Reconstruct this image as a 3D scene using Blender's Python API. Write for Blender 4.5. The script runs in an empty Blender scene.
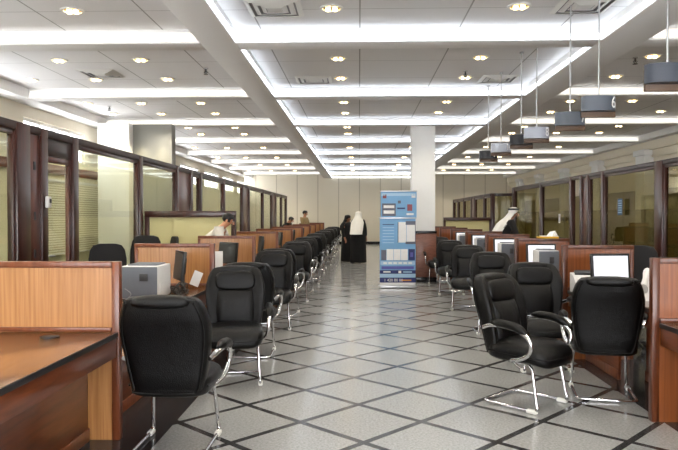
import bpy, bmesh, math, random
from mathutils import Vector, Matrix, Euler
random.seed(7)
SC = bpy.context.scene
COL = SC.collection
PI = math.pi
R = math.radians
F = 660.0
CAMZ = 1.55

# ------------------------------------------------------------------ colour / materials
def lin(c):
    out = []
    for v in c[:3]:
        v = v / 255.0
        out.append(v / 12.92 if v <= 0.04045 else ((v + 0.055) / 1.055) ** 2.4)
    return (*out, 1.0)

def newmat(name):
    m = bpy.data.materials.new(name)
    m.use_nodes = True
    nt = m.node_tree
    b = nt.nodes["Principled BSDF"]
    return m, nt, b

def plain(name, rgb, rough=0.5, metal=0.0, var=0.06, scale=12.0, bump=0.0, coat=0.0, spec=0.5):
    """principled material with a faint noise variation of its colour"""
    m, nt, b = newmat(name)
    c = lin(rgb)
    tc = nt.nodes.new("ShaderNodeTexCoord")
    n = nt.nodes.new("ShaderNodeTexNoise")
    n.inputs["Scale"].default_value = scale
    n.inputs["Detail"].default_value = 3
    nt.links.new(tc.outputs["Object"], n.inputs["Vector"])
    mix = nt.nodes.new("ShaderNodeMix"); mix.data_type = "RGBA"
    mix.inputs["A"].default_value = tuple(max(0, x * (1 - var)) for x in c[:3]) + (1,)
    mix.inputs["B"].default_value = tuple(min(1, x * (1 + var)) for x in c[:3]) + (1,)
    nt.links.new(n.outputs["Fac"], mix.inputs["Factor"])
    nt.links.new(mix.outputs["Result"], b.inputs["Base Color"])
    b.inputs["Roughness"].default_value = rough
    b.inputs["Metallic"].default_value = metal
    b.inputs["Coat Weight"].default_value = coat
    b.inputs["Specular IOR Level"].default_value = spec
    if bump:
        bp = nt.nodes.new("ShaderNodeBump")
        bp.inputs["Strength"].default_value = bump
        bp.inputs["Distance"].default_value = 0.004
        n2 = nt.nodes.new("ShaderNodeTexNoise"); n2.inputs["Scale"].default_value = scale * 9
        nt.links.new(tc.outputs["Object"], n2.inputs["Vector"])
        nt.links.new(n2.outputs["Fac"], bp.inputs["Height"])
        nt.links.new(bp.outputs["Normal"], b.inputs["Normal"])
    return m

def wood(name, dark, light, scl=(30, 30, 1.6), rough=0.32, coat=0.25, strips=0.0):
    m, nt, b = newmat(name)
    tc = nt.nodes.new("ShaderNodeTexCoord")
    mp = nt.nodes.new("ShaderNodeMapping")
    mp.inputs["Scale"].default_value = scl
    nt.links.new(tc.outputs["Object"], mp.inputs["Vector"])
    n = nt.nodes.new("ShaderNodeTexNoise")
    n.inputs["Scale"].default_value = 1.0; n.inputs["Detail"].default_value = 5; n.inputs["Distortion"].default_value = 0.4
    nt.links.new(mp.outputs["Vector"], n.inputs["Vector"])
    cr = nt.nodes.new("ShaderNodeValToRGB")
    cr.color_ramp.elements[0].position = 0.3; cr.color_ramp.elements[0].color = lin(dark)
    cr.color_ramp.elements[1].position = 0.7; cr.color_ramp.elements[1].color = lin(light)
    nt.links.new(n.outputs["Fac"], cr.inputs["Fac"])
    nt.links.new(cr.outputs["Color"], b.inputs["Base Color"])
    b.inputs["Roughness"].default_value = rough
    b.inputs["Coat Weight"].default_value = coat
    b.inputs["Coat Roughness"].default_value = 0.15
    return m

def emit(name, rgb, strength):
    m, nt, b = newmat(name)
    b.inputs["Base Color"].default_value = lin(rgb)
    b.inputs["Emission Color"].default_value = lin(rgb)
    b.inputs["Emission Strength"].default_value = strength
    return m

def glass(name, tint=(235, 240, 225), refl=0.10, rough=0.0):
    m = bpy.data.materials.new(name); m.use_nodes = True
    nt = m.node_tree; nt.nodes.clear()
    out = nt.nodes.new("ShaderNodeOutputMaterial")
    tr = nt.nodes.new("ShaderNodeBsdfTransparent"); tr.inputs["Color"].default_value = lin(tint)
    gl = nt.nodes.new("ShaderNodeBsdfGlossy"); gl.inputs["Roughness"].default_value = rough
    fr = nt.nodes.new("ShaderNodeFresnel")
    ge = nt.nodes.new("ShaderNodeNewGeometry")
    io = nt.nodes.new("ShaderNodeMapRange"); io.inputs["To Min"].default_value = 1.45; io.inputs["To Max"].default_value = 1 / 1.45
    nt.links.new(ge.outputs["Backfacing"], io.inputs["Value"]); nt.links.new(io.outputs[0], fr.inputs["IOR"])
    ad = nt.nodes.new("ShaderNodeMath"); ad.operation = "MULTIPLY_ADD"; ad.use_clamp = True
    ad.inputs[1].default_value = 0.55; ad.inputs[2].default_value = refl
    nt.links.new(fr.outputs["Fac"], ad.inputs[0])
    mx = nt.nodes.new("ShaderNodeMixShader")
    nt.links.new(ad.outputs[0], mx.inputs["Fac"])
    nt.links.new(tr.outputs[0], mx.inputs[1]); nt.links.new(gl.outputs[0], mx.inputs[2])
    nt.links.new(mx.outputs[0], out.inputs["Surface"])
    return m

def film(name, rgb, cover=0.35):
    m = bpy.data.materials.new(name); m.use_nodes = True
    nt = m.node_tree; nt.nodes.clear()
    out = nt.nodes.new("ShaderNodeOutputMaterial")
    tr = nt.nodes.new("ShaderNodeBsdfTransparent")
    df = nt.nodes.new("ShaderNodeBsdfDiffuse"); df.inputs["Color"].default_value = lin(rgb)
    tl = nt.nodes.new("ShaderNodeBsdfTranslucent"); tl.inputs["Color"].default_value = lin(rgb)
    m1 = nt.nodes.new("ShaderNodeMixShader"); m1.inputs[0].default_value = 0.5
    nt.links.new(df.outputs[0], m1.inputs[1]); nt.links.new(tl.outputs[0], m1.inputs[2])
    m2 = nt.nodes.new("ShaderNodeMixShader"); m2.inputs[0].default_value = cover
    nt.links.new(tr.outputs[0], m2.inputs[1]); nt.links.new(m1.outputs[0], m2.inputs[2])
    nt.links.new(m2.outputs[0], out.inputs["Surface"])
    return m

def leather():
    m, nt, b = newmat("black_leather")
    tc = nt.nodes.new("ShaderNodeTexCoord")
    v = nt.nodes.new("ShaderNodeTexVoronoi"); v.inputs["Scale"].default_value = 190
    n = nt.nodes.new("ShaderNodeTexNoise"); n.inputs["Scale"].default_value = 9; n.inputs["Detail"].default_value = 4
    nt.links.new(tc.outputs["Object"], v.inputs["Vector"]); nt.links.new(tc.outputs["Object"], n.inputs["Vector"])
    cr = nt.nodes.new("ShaderNodeValToRGB")
    cr.color_ramp.elements[0].color = lin((3, 3, 4)); cr.color_ramp.elements[1].color = lin((8, 8, 9))
    nt.links.new(n.outputs["Fac"], cr.inputs["Fac"]); nt.links.new(cr.outputs["Color"], b.inputs["Base Color"])
    ad = nt.nodes.new("ShaderNodeMath"); ad.operation = "MULTIPLY_ADD"
    ad.inputs[1].default_value = 3.0
    nt.links.new(n.outputs["Fac"], ad.inputs[0]); nt.links.new(v.outputs["Distance"], ad.inputs[2])
    bp = nt.nodes.new("ShaderNodeBump"); bp.inputs["Strength"].default_value = 0.3; bp.inputs["Distance"].default_value = 0.006
    nt.links.new(ad.outputs[0], bp.inputs["Height"]); nt.links.new(bp.outputs["Normal"], b.inputs["Normal"])
    b.inputs["Roughness"].default_value = 0.33
    b.inputs["Specular IOR Level"].default_value = 0.27
    return m

TILE_ANG = R(2.3 + 45)
def floor_mat():
    m, nt, b = newmat("granite_floor")
    N = nt.nodes; L = nt.links
    def math_(op, a=None, bb=None, c=None):
        n = N.new("ShaderNodeMath"); n.operation = op
        for i, v in enumerate((a, bb, c)):
            if v is None: continue
            if isinstance(v, (int, float)): n.inputs[i].default_value = v
            else: L.new(v, n.inputs[i])
        return n.outputs[0]
    tc = N.new("ShaderNodeTexCoord")
    mp = N.new("ShaderNodeMapping")
    # anchor a joint crossing at (0.47, 4.97)
    mp.vector_type = "TEXTURE"
    mp.inputs["Location"].default_value = (0.47, 4.97, 0)
    mp.inputs["Rotation"].default_value = (0, 0, TILE_ANG)
    L.new(tc.outputs["Object"], mp.inputs["Vector"])
    sp = N.new("ShaderNodeSeparateXYZ"); L.new(mp.outputs["Vector"], sp.inputs[0])
    pitch, lw = 0.645, 0.052
    def joint(o):
        f = math_("FRACT", math_("ADD", math_("DIVIDE", o, pitch), 0.5))
        d = math_("ABSOLUTE", math_("SUBTRACT", f, 0.5))
        return math_("LESS_THAN", d, lw / pitch / 2)
    j = math_("MAXIMUM", joint(sp.outputs["X"]), joint(sp.outputs["Y"]))
    # dark granite border along both desk rows
    so = N.new("ShaderNodeSeparateXYZ"); L.new(tc.outputs["Object"], so.inputs[0])
    bd = math_("MAXIMUM", math_("LESS_THAN", so.outputs["X"], -1.38), math_("GREATER_THAN", so.outputs["X"], 2.29))
    dark = math_("MAXIMUM", j, bd)
    # granite speckle
    n1 = N.new("ShaderNodeTexNoise"); n1.inputs["Scale"].default_value = 55; n1.inputs["Detail"].default_value = 6; n1.inputs["Roughness"].default_value = 0.75
    n2 = N.new("ShaderNodeTexNoise"); n2.inputs["Scale"].default_value = 2.2; n2.inputs["Detail"].default_value = 3
    L.new(tc.outputs["Object"], n1.inputs["Vector"]); L.new(tc.outputs["Object"], n2.inputs["Vector"])
    c1 = N.new("ShaderNodeValToRGB")
    c1.color_ramp.elements[0].position = 0.35; c1.color_ramp.elements[0].color = lin((134, 135, 135))
    c1.color_ramp.elements[1].position = 0.65; c1.color_ramp.elements[1].color = lin((172, 173, 173))
    L.new(n1.outputs["Fac"], c1.inputs["Fac"])
    c2 = N.new("ShaderNodeValToRGB")
    c2.color_ramp.elements[0].position = 0.35; c2.color_ramp.elements[0].color = lin((44, 44, 46))
    c2.color_ramp.elements[1].position = 0.7; c2.color_ramp.elements[1].color = lin((66, 66, 68))
    L.new(n1.outputs["Fac"], c2.inputs["Fac"])
    mx = N.new("ShaderNodeMix"); mx.data_type = "RGBA"
    L.new(dark, mx.inputs["Factor"]); L.new(c1.outputs[0], mx.inputs["A"]); L.new(c2.outputs[0], mx.inputs["B"])
    L.new(mx.outputs["Result"], b.inputs["Base Color"])
    rr = math_("MULTIPLY_ADD", n2.outputs["Fac"], 0.10, 0.10)
    L.new(rr, b.inputs["Roughness"])
    b.inputs["Specular IOR Level"].default_value = 0.42
    return m

def lines_mat(name, base, line, pitch, width, axis="X", rough=0.7, second=None):
    """flat paint with thin straight joints across one axis (object space)"""
    m, nt, b = newmat(name)
    N = nt.nodes; L = nt.links
    tc = N.new("ShaderNodeTexCoord"); sp = N.new("ShaderNodeSeparateXYZ"); L.new(tc.outputs["Object"], sp.inputs[0])
    def one(ax, p, w):
        a = N.new("ShaderNodeMath"); a.operation = "DIVIDE"; a.inputs[1].default_value = p; L.new(sp.outputs[ax], a.inputs[0])
        f = N.new("ShaderNodeMath"); f.operation = "FRACT"; L.new(a.outputs[0], f.inputs[0])
        l = N.new("ShaderNodeMath"); l.operation = "LESS_THAN"; l.inputs[1].default_value = w / p; L.new(f.outputs[0], l.inputs[0])
        return l.outputs[0]
    fac = one(axis, pitch, width)
    if second:
        g = N.new("ShaderNodeMath"); g.operation = "MAXIMUM"; L.new(fac, g.inputs[0]); L.new(one(*second), g.inputs[1]); fac = g.outputs[0]
    mx = N.new("ShaderNodeMix"); mx.data_type = "RGBA"
    mx.inputs["A"].default_value = lin(base); mx.inputs["B"].default_value = lin(line)
    L.new(fac, mx.inputs["Factor"]); L.new(mx.outputs["Result"], b.inputs["Base Color"])
    b.inputs["Roughness"].default_value = rough
    return m

M = {}
M["leather"] = leather()
M["chrome"] = plain("polished_chrome", (225, 225, 228), 0.10, 1.0, 0.02)
M["glide"] = plain("white_plastic_glide", (225, 225, 220), 0.4)
M["floor"] = floor_mat()
M["ceil"] = lines_mat("ceiling_board", (236, 236, 238), (170, 170, 170), 1.2, 0.018, "X", 0.85, ("Y", 1.21, 0.010))
M["beam"] = plain("beam_paint", (240, 240, 240), 0.8, var=0.02, scale=3)
M["wall_cream"] = plain("cream_wall_paint", (234, 226, 208), 0.75, var=0.03, scale=2)
M["wall_far"] = lines_mat("far_wall_panelling", (234, 226, 208), (200, 190, 170), 1.15, 0.05, "X", 0.7)
M["wall_grey"] = plain("grey_wall_paint", (140, 140, 134), 0.75, var=0.03, scale=2)
M["wall_olive"] = plain("olive_wall_paint", (140, 130, 98), 0.8, var=0.05, scale=2)
M["wall_lime"] = plain("pale_green_wall_paint", (236, 231, 204), 0.8, var=0.04, scale=2)
M["white"] = plain("white_paint", (236, 236, 234), 0.6, var=0.02)
M["veneer"] = wood("light_veneer", (152, 100, 54), (188, 136, 84), (46, 46, 1.3))
M["veneer_r"] = wood("orange_veneer", (116, 62, 28), (148, 84, 42), (38, 38, 1.3))
M["trim"] = wood("red_brown_trim", (98, 48, 26), (128, 70, 40), (22, 22, 1.5))
M["trim_r"] = wood("brown_trim", (76, 36, 18), (102, 52, 26), (22, 22, 1.5))
M["cherry"] = wood("cherry_modesty", (88, 42, 20), (120, 62, 32), (3, 3, 26), 0.28)
M["desktop"] = wood("desktop_veneer", (112, 72, 38), (146, 100, 58), (32, 2.0, 32), 0.18, 0.5)
M["band"] = plain("black_edge_band", (32, 32, 34), 0.4)
M["mahog"] = wood("mahogany_frame", (44, 20, 17), (70, 33, 27), (18, 18, 1.5), 0.3, 0.3)
M["mahog_l"] = wood("mahogany_light", (70, 34, 28), (104, 56, 46), (18, 18, 1.5), 0.3, 0.3)
M["darkrail"] = wood("dark_head_rail", (36, 24, 22), (56, 36, 32), (18, 1.5, 18), 0.4, 0.2)
M["glass"] = glass("clear_glass", (240, 242, 230), 0.015)
M["glass_n"] = glass("daylight_glass", (250, 250, 250), 0.0)
M["glass_r"] = glass("smoky_glass", (214, 210, 184), 0.03)
M["frost"] = film("frosted_film", (232, 226, 184), 0.85)
M["film_r"] = film("green_film", (150, 140, 84), 0.35)
M["plastic_grey"] = plain("grey_plastic", (96, 102, 112), 0.5)
M["plastic_white"] = plain("white_plastic", (222, 222, 222), 0.45)
M["plastic_black"] = plain("black_plastic", (22, 22, 24), 0.4)
M["plastic_dark"] = plain("charcoal_plastic", (54, 56, 60), 0.45)
M["paper"] = plain("white_paper", (238, 238, 236), 0.7)
M["vent_grey"] = plain("vent_grey", (138, 138, 142), 0.5)
M["yellow"] = plain("yellow_card", (226, 176, 30), 0.6)
M["blue_paper"] = plain("blue_poster_ink", (58, 92, 126), 0.6)
M["mesh_black"] = plain("black_fabric", (20, 20, 22), 0.85, bump=0.3)
M["screen"] = emit("lit_white_screen", (236, 238, 246), 0.28)
M["led"] = emit("cove_led_tube", (240, 247, 255), 2.0)
M["bulb"] = emit("warm_bulb", (255, 230, 180), 4.0)
M["gold"] = plain("gold_reflector", (226, 196, 120), 0.2, 1.0)
M["alu"] = plain("brushed_aluminium", (190, 190, 192), 0.35, 1.0)
M["slate"] = plain("slate_sign_case", (84, 92, 104), 0.4)
M["slate_dark"] = plain("dark_slate_sign_case", (60, 66, 78), 0.4)
M["sign_black"] = plain("black_sign_case", (24, 25, 32), 0.4)
M["sign_lit_tone"] = plain("lit_tone_sign_case", (164, 170, 184), 0.35)  # brightness of light falling on these cases, put into the base colour
M["sign_wood"] = wood("sign_back_board", (74, 54, 38), (104, 78, 56), (2, 20, 20), 0.5, 0.0)
M["tile_wood"] = wood("column_cladding", (110, 68, 54), (146, 98, 80), (8, 8, 60), 0.35, 0.2)
M["black_stone"] = plain("black_stone", (22, 22, 24), 0.2)
M["blind"] = lines_mat("white_blind_slats", (238, 234, 216), (176, 170, 142), 0.05, 0.014, "Z", 0.7)
M["skin"] = plain("skin", (196, 142, 112), 0.55, var=0.04)
M["skin_d"] = plain("tanned_skin", (158, 108, 82), 0.55, var=0.04)
M["hair"] = plain("black_hair", (20, 17, 16), 0.55, var=0.3, scale=60)
M["shirt"] = plain("white_shirt_cloth", (226, 222, 212), 0.8, bump=0.2)
M["khaki"] = plain("khaki_cloth", (160, 138, 98), 0.85, bump=0.2)
M["black_cloth"] = plain("black_cloth", (18, 18, 20), 0.85, bump=0.2)
M["white_cloth"] = plain("white_headcloth", (236, 234, 228), 0.85, bump=0.3)
M["trouser"] = plain("dark_trouser_cloth", (46, 46, 54), 0.85)
M["lip"] = plain("lip_skin", (150, 84, 74), 0.5)
M["eye"] = plain("eye_white", (235, 232, 226), 0.25)
M["iris"] = plain("dark_iris", (30, 20, 16), 0.2)
M["b_sky"] = plain("banner_sky_blue", (120, 172, 216), 0.5, var=0.12, scale=3)
M["b_pale"] = plain("banner_pale_blue", (170, 206, 234), 0.5, var=0.03)
M["b_navy"] = plain("banner_navy", (38, 48, 110), 0.5)
M["b_white"] = plain("banner_white", (240, 240, 240), 0.5)
M["b_grey"] = plain("banner_grey", (96, 100, 116), 0.5)
M["b_orange"] = plain("banner_orange", (224, 150, 70), 0.5)
M["b_red"] = plain("banner_maroon", (140, 70, 78), 0.5)
M["b_violet"] = plain("banner_violet", (92, 92, 176), 0.5)

# ------------------------------------------------------------------ geometry helpers
def obj(name, bm, mat, parent=None, loc=None, rot=None, smooth=True, ang=38):
    me = bpy.data.meshes.new(name)
    bmesh.ops.recalc_face_normals(bm, faces=bm.faces)
    bm.to_mesh(me); bm.free()
    mats = mat if isinstance(mat, (list, tuple)) else [mat]
    for x in mats:
        me.materials.append(x)
    if smooth:
        me.polygons.foreach_set("use_smooth", [True] * len(me.polygons))
        me.set_sharp_from_angle(angle=R(ang))
    o = bpy.data.objects.new(name, me)
    COL.objects.link(o)
    if parent: o.parent = parent
    if loc is not None: o.location = loc
    if rot is not None: o.rotation_euler = rot
    return o

def BM(): return bmesh.new()

def box(bm, c, s, bev=0.0, rot=None, mi=0, seg=2):
    """box centred at c with size s"""
    tmp = bmesh.new()
    bmesh.ops.create_cube(tmp, size=1.0)
    bmesh.ops.scale(tmp, vec=s, verts=tmp.verts)
    if bev > 0:
        bmesh.ops.bevel(tmp, geom=list(tmp.edges), offset=min(bev, min(s) * 0.45), segments=seg, affect="EDGES", profile=0.5)
    if rot is not None:
        bmesh.ops.rotate(tmp, cent=(0, 0, 0), matrix=Euler(rot).to_matrix(), verts=tmp.verts)
    bmesh.ops.translate(tmp, vec=c, verts=tmp.verts)
    _merge(bm, tmp, mi)

def bx(bm, x0, x1, y0, y1, z0, z1, bev=0.0, mi=0):
    box(bm, ((x0 + x1) / 2, (y0 + y1) / 2, (z0 + z1) / 2), (abs(x1 - x0), abs(y1 - y0), abs(z1 - z0)), bev, None, mi)

def _merge(bm, tmp, mi=0):
    tmp.verts.index_update()
    vs = [bm.verts.new(v.co) for v in tmp.verts]
    for f in tmp.faces:
        nf = bm.faces.new([vs[v.index] for v in f.verts]); nf.material_index = mi
    tmp.free()

def loft(bm, rings, cap=True, mi=0):
    vr = [[bm.verts.new(p) for p in r] for r in rings]
    n = len(rings[0])
    for a, b in zip(vr, vr[1:]):
        for i in range(n):
            f = bm.faces.new((a[i], a[(i + 1) % n], b[(i + 1) % n], b[i])); f.material_index = mi
    if cap:
        f = bm.faces.new(list(reversed(vr[0]))); f.material_index = mi
        f = bm.faces.new(vr[-1]); f.material_index = mi

def sgn(v, e):
    return math.copysign(abs(v) ** e, v)

def ring(cx, cy, cz, a, b, e=1.0, n=24, tilt=0.0, phase=0.0):
    """horizontal superellipse ring; tilt leans it about X"""
    out = []
    for i in range(n):
        t = 2 * PI * i / n + phase
        x = a * sgn(math.cos(t), e); y = b * sgn(math.sin(t), e)
        out.append(Vector((cx + x, cy + y * math.cos(tilt), cz + y * math.sin(tilt))))
    return out

def pillow(bm, c, r, e1=0.4, e2=0.4, nu=20, nv=12, rot=None, mi=0):
    """superellipsoid cushion"""
    tmp = bmesh.new()
    rows = []
    for j in range(1, nv):
        v = -PI / 2 + PI * j / nv
        rows.append([tmp.verts.new((r[0] * sgn(math.cos(v), e1) * sgn(math.cos(2 * PI * i / nu), e2),
                                    r[1] * sgn(math.cos(v), e1) * sgn(math.sin(2 * PI * i / nu), e2),
                                    r[2] * sgn(math.sin(v), e1))) for i in range(nu)])
    for a, b in zip(rows, rows[1:]):
        for i in range(nu):
            tmp.faces.new((a[i], a[(i + 1) % nu], b[(i + 1) % nu], b[i]))
    p = tmp.verts.new((0, 0, -r[2])); q = tmp.verts.new((0, 0, r[2]))
    for i in range(nu):
        tmp.faces.new((p, rows[0][(i + 1) % nu], rows[0][i])); tmp.faces.new((q, rows[-1][i], rows[-1][(i + 1) % nu]))
    if rot is not None:
        bmesh.ops.rotate(tmp, cent=(0, 0, 0), matrix=Euler(rot).to_matrix(), verts=tmp.verts)
    bmesh.ops.translate(tmp, vec=c, verts=tmp.verts)
    _merge(bm, tmp, mi)

def smooth_path(pts, k=6):
    pts = [Vector(p) for p in pts]
    if len(pts) < 3: return pts
    out = []
    for i in range(len(pts) - 1):
        p0 = pts[max(0, i - 1)]; p1 = pts[i]; p2 = pts[i + 1]; p3 = pts[min(len(pts) - 1, i + 2)]
        for s in range(k):
            t = s / k
            out.append(0.5 * ((2 * p1) + (p2 - p0) * t + (2 * p0 - 5 * p1 + 4 * p2 - p3) * t * t + (3 * p1 - p0 - 3 * p2 + p3) * t ** 3))
    out.append(pts[-1])
    return out

def tube(bm, pts, r, n=8, sm=0, flat=1.0, mi=0):
    pts = smooth_path(pts, sm) if sm else [Vector(p) for p in pts]
    up = Vector((0.13, 0.21, 1.0)).normalized()
    rings = []
    prev = None
    for i, p in enumerate(pts):
        d = (pts[min(i + 1, len(pts) - 1)] - pts[max(i - 1, 0)]).normalized()
        if prev is None:
            u = d.cross(Vector((1, 0, 0)))
            if u.length < 0.1: u = d.cross(Vector((0, 1, 0)))
        else:
            u = prev - d * prev.dot(d)
        u.normalize(); prev = u.copy(); w = d.cross(u)
        rr = r[i] if isinstance(r, (list, tuple)) else r
        rings.append([p + (u * math.cos(2 * PI * k / n) * rr + w * math.sin(2 * PI * k / n) * rr * flat) for k in range(n)])
    loft(bm, rings, True, mi)

def disc(bm, c, r, h, n=20, axis="Z", r2=None, mi=0):
    r2 = r if r2 is None else r2
    rs = []
    for rr, hh in ((r, -h / 2), (r2, h / 2)):
        l = []
        for i in range(n):
            a = 2 * PI * i / n
            p = {"Z": (rr * math.cos(a), rr * math.sin(a), hh), "Y": (rr * math.cos(a), hh, rr * math.sin(a)), "X": (hh, rr * math.cos(a), rr * math.sin(a))}[axis]
            l.append(Vector(c) + Vector(p))
        rs.append(l)
    loft(bm, rs, True, mi)

# ------------------------------------------------------------------ object helpers
def thing(name, label, cat, loc=(0, 0, 0), rz=0.0, group=None):
    o = bpy.data.objects.new(name, None); COL.objects.link(o)
    o.empty_display_size = 0.1
    o.location = loc; o.rotation_euler = (0, 0, rz)
    tag(o, label, cat, group)
    return o

def tag(o, label, cat, group=None):
    o["label"] = label; o["category"] = cat
    if group: o["group"] = group
    return o

def struct(name, bm, mat, **k):
    o = obj(name, bm, mat, **k); o["kind"] = "structure"
    return o

KIDS = {}
def dup(root, loc, rz, label, group=None):
    r = root.copy(); COL.objects.link(r)
    r.location = loc; r.rotation_euler = (0, 0, rz); r["label"] = label
    if group: r["group"] = group
    for ch in root.children:
        c = ch.copy(); COL.objects.link(c); c.parent = r
        for g in ch.children:
            d = g.copy(); COL.objects.link(d); d.parent = c
    return r

ORD = ["first", "second", "third", "fourth", "fifth", "sixth", "seventh", "eighth", "ninth", "tenth", "eleventh", "twelfth",
       "thirteenth", "fourteenth", "fifteenth", "sixteenth", "seventeenth", "eighteenth"]

def px(x, y, d):
    """pixel + depth -> world point (used to read positions off the photograph)"""
    return Vector(((x - 359) * d / F, d, CAMZ - (y - 216) * d / F))

YF, YB = 36.5, -7.0          # far wall, wall behind the camera
XL, XR = -6.3, 8.3           # outer walls
ZB, ZC = 3.65, 3.82          # beam soffit, ceiling board

# ================================================================== SETTING
b = BM(); bx(b, XL - 0.3, XR + 0.3, YB - 0.2, YF + 0.2, -0.1, 0.0); struct("floor", b, M["floor"])
b = BM(); bx(b, XL - 0.3, XR + 0.3, YB - 0.2, YF + 0.2, ZC, ZC + 0.1); struct("ceiling", b, M["ceil"])
b = BM(); bx(b, XL - 0.3, XR + 0.3, YF, YF + 0.2, 0, ZC); struct("wall_far", b, M["wall_far"])
b = BM(); bx(b, XL - 0.3, XR + 0.3, YB - 0.2, YB, 0, 0.4); struct("wall_behind_camera", b, M["wall_cream"])
b = BM(); bx(b, XL - 0.3, XR + 0.3, YB - 0.2, YB, 3.5, ZC); struct("wall_behind_camera_header", b, M["wall_cream"])
for i_ in range(5):  # added glazed wall, out of view, put in to give frontal daylight
    xa = XL - 0.3 + 3.04 * i_
    b = BM()
    for x_ in (xa + 0.06, xa + 1.52, xa + 2.98): bx(b, x_ - 0.06, x_ + 0.06, YB - 0.14, YB - 0.02, 0.4, 3.5)
    for z_ in (0.44, 2.3, 3.46): bx(b, xa, xa + 3.04, YB - 0.13, YB - 0.03, z_ - 0.04, z_ + 0.04)
    o_ = struct("window_%d" % (i_ + 20), b, M["mahog"])
    g_ = BM(); bx(g_, xa, xa + 3.04, YB - 0.085, YB - 0.075, 0.4, 3.5); obj("window_pane", g_, M["glass_n"], o_, smooth=False)
b = BM(); bx(b, XR, XR + 0.2, YB, YF, 0, ZC); struct("wall_right", b, M["wall_olive"])
b = BM(); bx(b, XL - 0.2, XL, YB, YF, 0, 2.72); struct("wall_left", b, M["wall_lime"])
b = BM(); bx(b, -1.3, 5.0, YF - 0.03, YF, 0, 0.14, 0.004); struct("baseboard_far", b, M["black_stone"])

PITCH, D0 = 3.63, 8.0
BEAMS = [D0 + PITCH * k for k in range(-4, 8)]
# longitudinal beams and the edge beams along the outer walls
for nm, x0, x1 in (("trim_1", -1.93, -1.5), ("trim_2", 2.9, 3.44), ("trim_3", XL, -5.9), ("trim_4", 7.9, XR)):
    b = BM(); bx(b, x0, x1, YB, YF, ZB, ZC, 0.004); struct(nm, b, M["beam"])
n = 5
for k, y in enumerate(BEAMS):
    for x0, x1 in ((-5.9, -1.93), (-1.5, 2.9), (3.44, 7.9)):
        b = BM(); bx(b, x0, x1, y, y + 0.34, ZB + 0.002, ZC, 0.004)
        struct("trim_%d" % n, b, M["beam"]); n += 1
# cornice under the ceiling of the office wall: stepped band
b = BM(); bx(b, 8.12, XR, YB, YF, 3.40, ZB, 0.01); bx(b, 8.2, XR, YB, YF, 3.2, 3.40, 0.01); struct("trim_%d" % n, b, M["wall_cream"]); n += 1
b = BM(); bx(b, 8.26, XR, YB, YF, 2.3, 3.2); struct("trim_%d" % n, b, M["wall_cream"]); n += 1
# pilasters on the outer walls, one at every cross beam
for y in BEAMS[3:]:
    b = BM(); bx(b, 8.0, XR, y - 0.1, y + 0.5, 0, 3.42, 0.006); bx(b, 7.95, XR, y - 0.16, y + 0.56, 3.26, 3.42, 0.01)
    struct("trim_%d" % n, b, M["white"]); n += 1
# clerestory windows above the office wall on the other side
w = 1
for a_, c_ in zip(BEAMS[2:], BEAMS[3:] + [YF]):
    y0, y1 = a_ + 0.6, c_ - 0.25
    b = BM(); bx(b, XL - 0.2, XL, a_ - 0.25, a_ + 0.6, 2.72, ZC); struct("wall_left_pier_%d" % w, b, M["wall_cream"])
    b = BM(); bx(b, XL - 0.2, XL, y0, y1, 3.42, ZC); struct("wall_left_header_%d" % w, b, M["wall_cream"])
    b = BM()
    bx(b, XL - 0.16, XL - 0.05, y0, y1, 2.72, 2.78); bx(b, XL - 0.16, XL - 0.05, y0, y1, 3.36, 3.42)
    for t in (0, 0.25, 0.5, 0.75, 1):
        yy = y0 + 0.03 + (y1 - y0 - 0.06) * t; bx(b, XL - 0.16, XL - 0.05, yy - 0.03, yy + 0.03, 2.78, 3.36)
    o = struct("window_%d" % w, b, M["white"])
    g = BM(); bx(g, XL - 0.115, XL - 0.105, y0, y1, 2.76, 3.38)
    obj("window_pane", g, M["glass_n"], o, smooth=False)
    w += 1
b = BM(); bx(b, XL - 0.2, XL, YB, BEAMS[2] - 0.25, 2.72, ZC); struct("wall_left_upper", b, M["wall_cream"])

# white square column and grey return wall rising behind the glazed offices
b = BM(); bx(b, -5.9, -5.18, 14.75, 15.4, 0, ZB, 0.01); struct("column_left", b, M["white"])
b = BM(); bx(b, -5.18, -4.28, 15.0, 15.3, 0, ZB, 0.004); struct("wall_left_return", b, M["wall_grey"])

# column in the aisle: white shaft, wood cladding, black base
t = struct("column", (lambda q: (bx(q, 1.24, 1.78, 15.5, 16.04, 0, ZC, 0.006), q)[1])(BM()), M["white"])
q = BM(); bx(q, 1.215, 1.805, 15.475, 16.065, 0.12, 1.14, 0.006); obj("column_cladding", q, M["tile_wood"], t)
q = BM(); bx(q, 1.205, 1.815, 15.465, 16.075, 1.14, 1.20, 0.006); obj("column_cladding_cap", q, M["black_stone"], t)
q = BM(); bx(q, 1.205, 1.815, 15.465, 16.075, 0, 0.12, 0.004); obj("column_base", q, M["black_stone"], t)

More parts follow.
